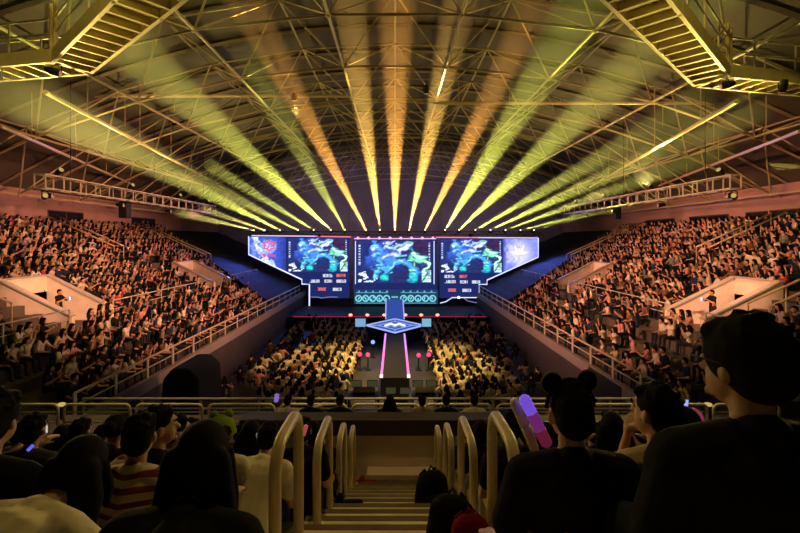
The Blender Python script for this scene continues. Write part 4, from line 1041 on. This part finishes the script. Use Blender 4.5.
m = MB(); m.box((0, 0, 0), (1.0, .03, .72)); t = thing('board', 'pale blank board tilted among spectators of the right stand', 'board', at(756, 264, 22.4)); t.rotation_euler = (0, .25, R(-50)); m.build('board_face', C_cream, t)
m = MB(); m.tube((0, .02, -.36), (0, .02, -1.0), .02, 6); m.build('handle', M_black, t)

def backpack(loc, rz, s, mtl, lab, tilt=0.):
    t = thing('backpack', lab, 'bag', loc, rz, 'bags on the stairs'); T = Shape()
    T.chain([(-.10, 0, .10), (-.09, 0, .30)], [.10, .08]); T.chain([(.10, 0, .10), (.09, 0, .30)], [.10, .08]); T.chain([(-.09, 0, .10), (.09, 0, .10)], [.10, .10]); T.chain([(-.05, 0, .34), (.05, 0, .34)], [.075, .075])
    me = T.mesh('bag_body', mtl, .014); o = link('bag_body', me, t); 
    T = Shape(); T.chain([(-.08, -.09, .10), (.08, -.09, .10)], [.05, .05]); T.chain([(-.07, -.08, .16), (.07, -.08, .16)], [.05, .05]); link('front_pocket', T.mesh('front_pocket', mtl, .012), t)
    for sx in (-1, 1):
        m = MB(); m.path([(sx * .06, .06, .40), (sx * .075, .16, .30), (sx * .08, .17, .15), (sx * .08, .09, .05)], .014, 8); m.build('strap', mtl, t, True)
    m = MB(); m.path([(-.03, .02, .41), (0, .03, .45), (.03, .02, .41)], .010, 8); m.build('handle', mtl, t, True)
    t.scale = (s,) * 3; t.rotation_euler = (tilt, 0, rz); return t
def stepz(d): return 7.42 - .45 * (math.floor(d / .4) * .4 + .2)
backpack(((432 - VX) / FPX * 5.0, 5.0, stepz(5.0)), .3, 1.05, C_black, 'black backpack lying on the steps beside the second right hoop')
backpack(((452 - VX) / FPX * 3.3, 3.3, stepz(3.3)), -.3, 1.0, C_black, 'black backpack at the bottom edge between the right hoops')
backpack(((470 - VX) / FPX * 2.95, 2.95, stepz(2.95)), .2, .75, cl('dark red cloth', (.16, .01, .015)), 'dark red bag at the bottom edge below the nearest right hoop')
backpack(((583 - VX) / FPX * 1.62, 1.68, endrow(2) + .40), .2, 1.0, C_khaki, 'rounded khaki bag on the bench behind the mouse-ear headband')
# lone shoes out on the steps
def shoe(loc, rz, mtl, lab):
    t = thing('shoe', lab, 'shoe', loc, rz, 'shoes on the stairs'); T = Shape(); T.cap((0, -.10, .05), (0, 0, .05), .045, .042); T.cap((0, 0, .05), (0, .13, .035), .042, .034); T.cap((0, -.09, .06), (0, -.07, .13), .045, .042)
    link('shoe_upper', T.mesh('shoe_upper', mtl, .010), t); m = MB(); m.prism([(-.045, 0), (.045, 0), (.045, .018), (-.045, .018)], -.15, .16); m.build('sole', C_shoe, t, bevel=.006); t.scale = (1.15,) * 3

shoe((-.47, 7.42, 3.82 if 7.42 > 7.6 else stepz(7.42)), R(-75), C_redshoe, 'dark red shoe on the steps near the last left hoop')
shoe((-.54, 5.0, stepz(5.0)), R(-70), C_black, 'black shoe on the steps near the third left hoop')
# ------------------------------------------------------------------ spectators in the stands
PAL = [('white', (.80, .76, .70)), ('black', (.02, .02, .022)), ('red', (.45, .06, .05)), ('cream', (.66, .56, .42)), ('grey', (.24, .23, .23)), ('navy', (.03, .04, .10)), ('pink', (.75, .36, .34)), ('brown', (.22, .12, .07))]
PW = [5, 10, .8, 4, 4, 4, 2, 3]
PM = [cl(n + ' spectator top', tuple(q * .72 for q in c), var=.05) for n, c in PAL]
def split_mats(me, J, nm):
    """faces of a far figure take skin, top or trousers by the nearest body region"""
    reg = []
    segs = [('t', J['hip'] + Vector((0, 0, .06)), J['chest'], .12)] + [('t', J['sh' + n], J['sh' + n].lerp(J['el' + n], .7), .06) for n in 'LR'] + [('t', J['chest'], J['sh' + n], .09) for n in 'LR'] \
        + [('s', J['el' + n], J['wr' + n], .035) for n in 'LR'] + [('s', J['neck'], J['head'], .08)] + [('p', J['hp' + n], J['kn' + n], .08) for n in 'LR'] + [('p', J['kn' + n], J['an' + n], .05) for n in 'LR']
    ids = []
    for f in me.polygons:
        c = f.center; best = 9; bi = 0
        for kd, a, b_, r in segs:
            ab = b_ - a; q = max(0, min(1, (c - a).dot(ab) / ab.length_squared)); dd = (c - a - ab * q).length - r
            if dd < best: best = dd; bi = {'s': 0, 't': 1, 'p': 2}[kd]
        ids.append(bi)
    me.polygons.foreach_set('material_index', ids)
POSES = [dict(lean=.08), dict(lean=.2, headyaw=.3), dict(lean=.0, headyaw=-.3, arms=A_up), dict(lean=.14, arms=A_side), dict(lean=.1, headyaw=.2, arms=A_phone), dict(lean=.05, arms={'L': ((-.12, .06, .24), (-.10, .10, .46)), 'R': ((.14, .1, -.26), (.08, .32, -.3))})]
VAR = []
for q, kw in enumerate(POSES):
    J = skeleton(**kw)
    S = body_shape(J, face=False, fingers=False)
    bd = S.mesh('spectator_body', [M_skin, PM[0], C_denim], .028, .008, 1); split_mats(bd, J, 'b')
    hm = hair_shape(J, ('short', 'long', 'bob')[q % 3]).mesh('spectator_hair', M_hairb, .026, .004, 0)
    S2 = body_shape(J, face=False, fingers=False)
    lo = S2.mesh('low', [M_skin, PM[0], C_denim], .05, .012, 0, .22); split_mats(lo, J, 'l')
    lh = hair_shape(J, ('short', 'long', 'bob')[q % 3]).mesh('lowhair', M_hairb, .05, .004, 0, .25)
    VAR.append((bd, hm, lo, lh))
seats = []
rs = random.Random(21)
for sd, S in SIDES.items():
    s, x0 = S['s'], S['x0']
    for k in range(NROW):
        y = 14.2
        while y < 35.6 + .6 * k:
            y += .56
            if any(a - .35 < y < c + .35 and BX0 - .5 <= k < BX1 for a, c in S['boxes']): continue
            if any(a - 1.7 < y <= a and 4 <= k <= 10 for a, c in S['boxes']): continue
            da = [16.6, 26.3 + (5 if sd == 'left' else 0), 41.6]
            if any(0 < y - (q + .0) < 1.1 for q in da) and k >= 5: continue
            dens = .90 if k > 3 else .78
            if k <= 3 and sd == 'right' and y > 16: dens = .55 if k != 2 else .25
            if k == 4 and y > 14: dens = .62
            if rs.random() > dens: continue
            seats.append(dict(sd=sd, row=k, x=x0 + s * (PITCH * k + .60), y=y + rs.uniform(-.08, .08), z=2.4 + RISE * k, rz=s * R(90) + (-s) * rs.uniform(-R(32), R(10)) * -1, v=rs.randrange(len(VAR)), c=rs.choices(range(8), PW)[0], sc=rs.uniform(.94, 1.06)))
for sgn in (-1, 1):
    for r_ in range(24):
        for c_ in range(8):
            x = sgn * (2.6 + c_ * .52 + rs.uniform(-.05, .05)) - .1; y = 20.6 + r_ * .80
            if sgn > 0 and c_ == 7 and rs.random() < .4: continue
            if rs.random() > .9 or r_ in (7, 15) and rs.random() < .6: continue
            seats.append(dict(sd='floor', row=r_, x=x, y=y + rs.uniform(-.24, .24), z=0., rz=rs.uniform(-.4, .4), v=rs.randrange(len(VAR)), c=rs.choices(range(8), [9, 4, .6, 8, 3, 2, 2, 2])[0], sc=rs.uniform(.94, 1.06)))
for q in range(70):          # a few standing-height heads along the fascia walls
    sgn = rs.choice((-1, 1)); seats.append(dict(sd='floor', row=99, x=sgn * rs.uniform(7.0, 8.4) - .3, y=rs.uniform(22, 42), z=0., rz=rs.uniform(-.4, .4), v=rs.randrange(len(VAR)), c=rs.choices(range(8), [1, 9, 1, 1, 3, 3, 1, 2])[0], sc=1))
def onpix(p):
    X = VX + p['x'] / p['y'] * FPX; Y = VY - (p['z'] + 1.0 - CAMZ) / p['y'] * FPX
    return 2 < X < 798 and 0 < Y < 425
ind = sorted([p for p in seats if p['sd'] != 'floor' and onpix(p)], key=lambda p: p['y'])[:296]
for p in ind: p['one'] = True
count = {}
WORD = ['front', 'second', 'third', 'fourth', 'fifth', 'sixth', 'seventh', 'eighth', 'ninth', 'tenth', 'eleventh', 'twelfth', 'thirteenth', 'fourteenth', 'fifteenth', 'sixteenth', 'seventeenth', 'eighteenth']
ACT = ['with short hair', 'leaning forward', 'hands at face', 'hands on knees', 'with bowed arms', 'with raised arm']
roots = {}
for p in ind:
    bd, hm, lo, lh = VAR[p['v']]
    nm = PAL[p['c']][0]
    box = SIDES[p['sd']]['boxes'][0]
    pos = 'beside near exit box' if box[0] - 1 <= p['y'] <= box[1] + 1 else 'before near exit box' if p['y'] < box[0] else 'past near exit box'
    lab = '%s-shirted spectator %s, %s row of %s stand, %s' % (nm, ACT[p['v']], WORD[p['row']], p['sd'], pos)
    t = thing('spectator', lab, 'person', (p['x'], p['y'], p['z']), p['rz'], 'spectators in the %s stand' % p['sd']); t.scale = (p['sc'],) * 3
    b = link('body', bd, t); b.material_slots[1].link = 'OBJECT'; b.material_slots[1].material = PM[p['c']]
    link('hair', hm, t)
# the rest of the crowd, beyond counting
rest = [p for p in seats if not p.get('one')]
mats = [M_skin, C_denim, M_hairb] + PM
V = []; F = []; MI = []; off = 0
cache = []
for bd, hm, lo, lh in VAR:
    vb = np.array([v.co[:] for v in lo.vertices]); vh = np.array([v.co[:] for v in lh.vertices])
    fb = [tuple(f.vertices) for f in lo.polygons]; mb_ = [f.material_index for f in lo.polygons]
    fh = [tuple(i + len(vb) for i in f.vertices) for f in lh.polygons]
    cache.append((np.concatenate([vb, vh]), fb + fh, mb_ + [9] * len(fh)))
for p in rest:
    vv, ff, mm = cache[p['v']]; c, s_ = math.cos(p['rz']), math.sin(p['rz'])
    w = vv * p['sc']; w = np.stack([w[:, 0] * c - w[:, 1] * s_ + p['x'], w[:, 0] * s_ + w[:, 1] * c + p['y'], w[:, 2] + p['z']], -1)
    V.append(w); F += [tuple(i + off for i in f) for f in ff]; off += len(vv)
    MI += [0 if q == 0 else 3 + p['c'] if q == 1 else 1 if q == 2 else 2 for q in mm]
me = bpy.data.meshes.new('crowd'); me.from_pydata(np.concatenate(V).tolist(), [], F)
for q in mats: me.materials.append(q)
me.polygons.foreach_set('material_index', MI)
cr = link('crowd', me); tag(cr, 'dense seated crowd filling the far stands and the arena floor', 'crowd', None, 'stuff')
print('SEATS', len(seats), len(ind), len(F))


# ================================================================== LIGHTS (lamps added to light the hall)
for (p, q, sd, od) in (((-10.6, 13.9, 13.45), (17.5, 26.5, 6.6), 'left', 'right'), ((11.2, 15.1, 13.45), (-18.5, 27, 6.6), 'right', 'left')):
    added_lamp(p, q, 'added black lamp under the %s catwalk corner aimed at the opposite stand' % sd, 'added wash lamps under the catwalks', (1, .38, .20), 32000, 46, 1.0)  # added to light stand faces turned towards the camera
    bx = SIDES[sd]['boxes'][0]; xb = SIDES[sd]['x0'] + SIDES[sd]['s'] * 5.6
    added_lamp((p[0] * 1.2, p[1] + .3, 13.45), (xb, bx[1] - .5, 4.9), 'added black lamp under the outer %s catwalk aimed at the exit box below' % sd, 'added wash lamps under the catwalks', (1, .42, .24), 6500, 34, .9)  # added to brighten the exit box walls
added_lamp((1.5, 21.5, 15.4), (.8, 26.5, 0), 'added black lamp on the right roof pipe aimed at the floor crowd', 'added floor wash lamps', (1, .64, .16), 24000, 44, .7)  # added warm wash for the floor crowd
added_lamp((-5.5, 24.2, 15.9), (-4.0, 27, 0), 'added black lamp on the left roof pipe aimed at the floor crowd', 'added floor wash lamps', (1, .60, .16), 13000, 38, .8)  # second added wash, for the left floor block
added_lamp((0.3, 6.0, 16.4), (0, 5.6, 4.0), 'added black lamp hung high over the near stand', 'added lamps over the near stand', (1, .66, .19), 620, 120, 1.0)  # added dim yellow fill over the foreground
for sx, sd in ((-1, 'left'), (1, 'right')):
    added_lamp((sx * 3.5, 1.5, 17.2), (sx * 9.0, 12.5, 14.2), 'added black lamp under the roof behind the camera aimed at the %s catwalk' % sd, 'added lamps aimed at the catwalks', (1, .76, .2), 2600, 60, 1.0)  # added out of view to light the catwalk fascia
    added_lamp((sx * 9.4 - .3, 12.9, 3.32), (sx * 7.6, 11.4, 13.7), 'added black uplight behind the loop barriers aimed at the %s catwalk' % sd, 'added lamps aimed at the catwalks', (1, .76, .2), 2600, 36, 1.0, hang=-1)  # added to give the catwalk underside a glow
for q, x in enumerate((-7.5, -.7, 6.2)):
    added_lamp((x, 13.4, 16.2), (x, 12.4, 3), 'added black lamp hung over the loop barriers, %s' % ('on the left', 'in the middle', 'on the right')[q], 'added lamps over the loop barriers', (1, .70, .25), 4600, 34, .8)  # added to brighten the loop barriers
for sx, sd in ((-1, 'left'), (1, 'right')):
    added_lamp((sx * 15.2 - .2, 47.2, 8.6), (sx * 13.5, 40, 3.5), 'added black lamp at the %s end of the stage truss with blue light' % sd, 'added blue lamps on the stage truss', (.10, .18, 1.0), 1900, 140, 1.0)  # added blue fill for the stage end of the stands
    added_lamp((sx * 9 - .2, 48.9, 9.3), (sx * 9, 62, 15), 'added black lamp behind the %s half of the stage truss aimed up at the far wall' % sd, 'added back wall lamps', (.80, .58, .66), 2800, 150, 1.0, hang=-1)  # added to lift the dark far wall
    added_lamp((sx * 8, 46.9, 8.6), (sx * 8, 41, 0), 'added black lamp over the %s half of the stage with blue light' % sd, 'added blue lamps on the stage truss', (.12, .18, 1.0), 900, 90, 1.0)  # added blue fill over the stage

w = bpy.data.worlds.new('World'); SC.world = w; w.use_nodes = True
w.node_tree.nodes['Background'].inputs['Color'].default_value = (.9, .7, .5, 1); w.node_tree.nodes['Background'].inputs['Strength'].default_value = .004

cam = bpy.data.cameras.new('camera'); co = bpy.data.objects.new('camera', cam); COL.objects.link(co)
co.location = (0, 0, CAMZ); co.rotation_euler = (R(90), 0, 0)
cam.sensor_width = 36; cam.lens = FPX / 800 * 36; cam.shift_x = (400 - VX) / 800; cam.shift_y = -(266.5 - VY) / 800; cam.clip_start = .05; cam.clip_end = 300
SC.camera = co
SC.view_settings.view_transform = 'Standard'; SC.view_settings.look = 'None'; SC.view_settings.gamma = 1; SC.view_settings.exposure = EXPO
SC.view_settings.use_curve_mapping = False
cy = SC.cycles
cy.max_bounces = 5; cy.diffuse_bounces = 3; cy.glossy_bounces = 2; cy.volume_bounces = 0; cy.transparent_max_bounces = 12; cy.caustics_reflective = False; cy.caustics_refractive = False
cy.use_denoising = True
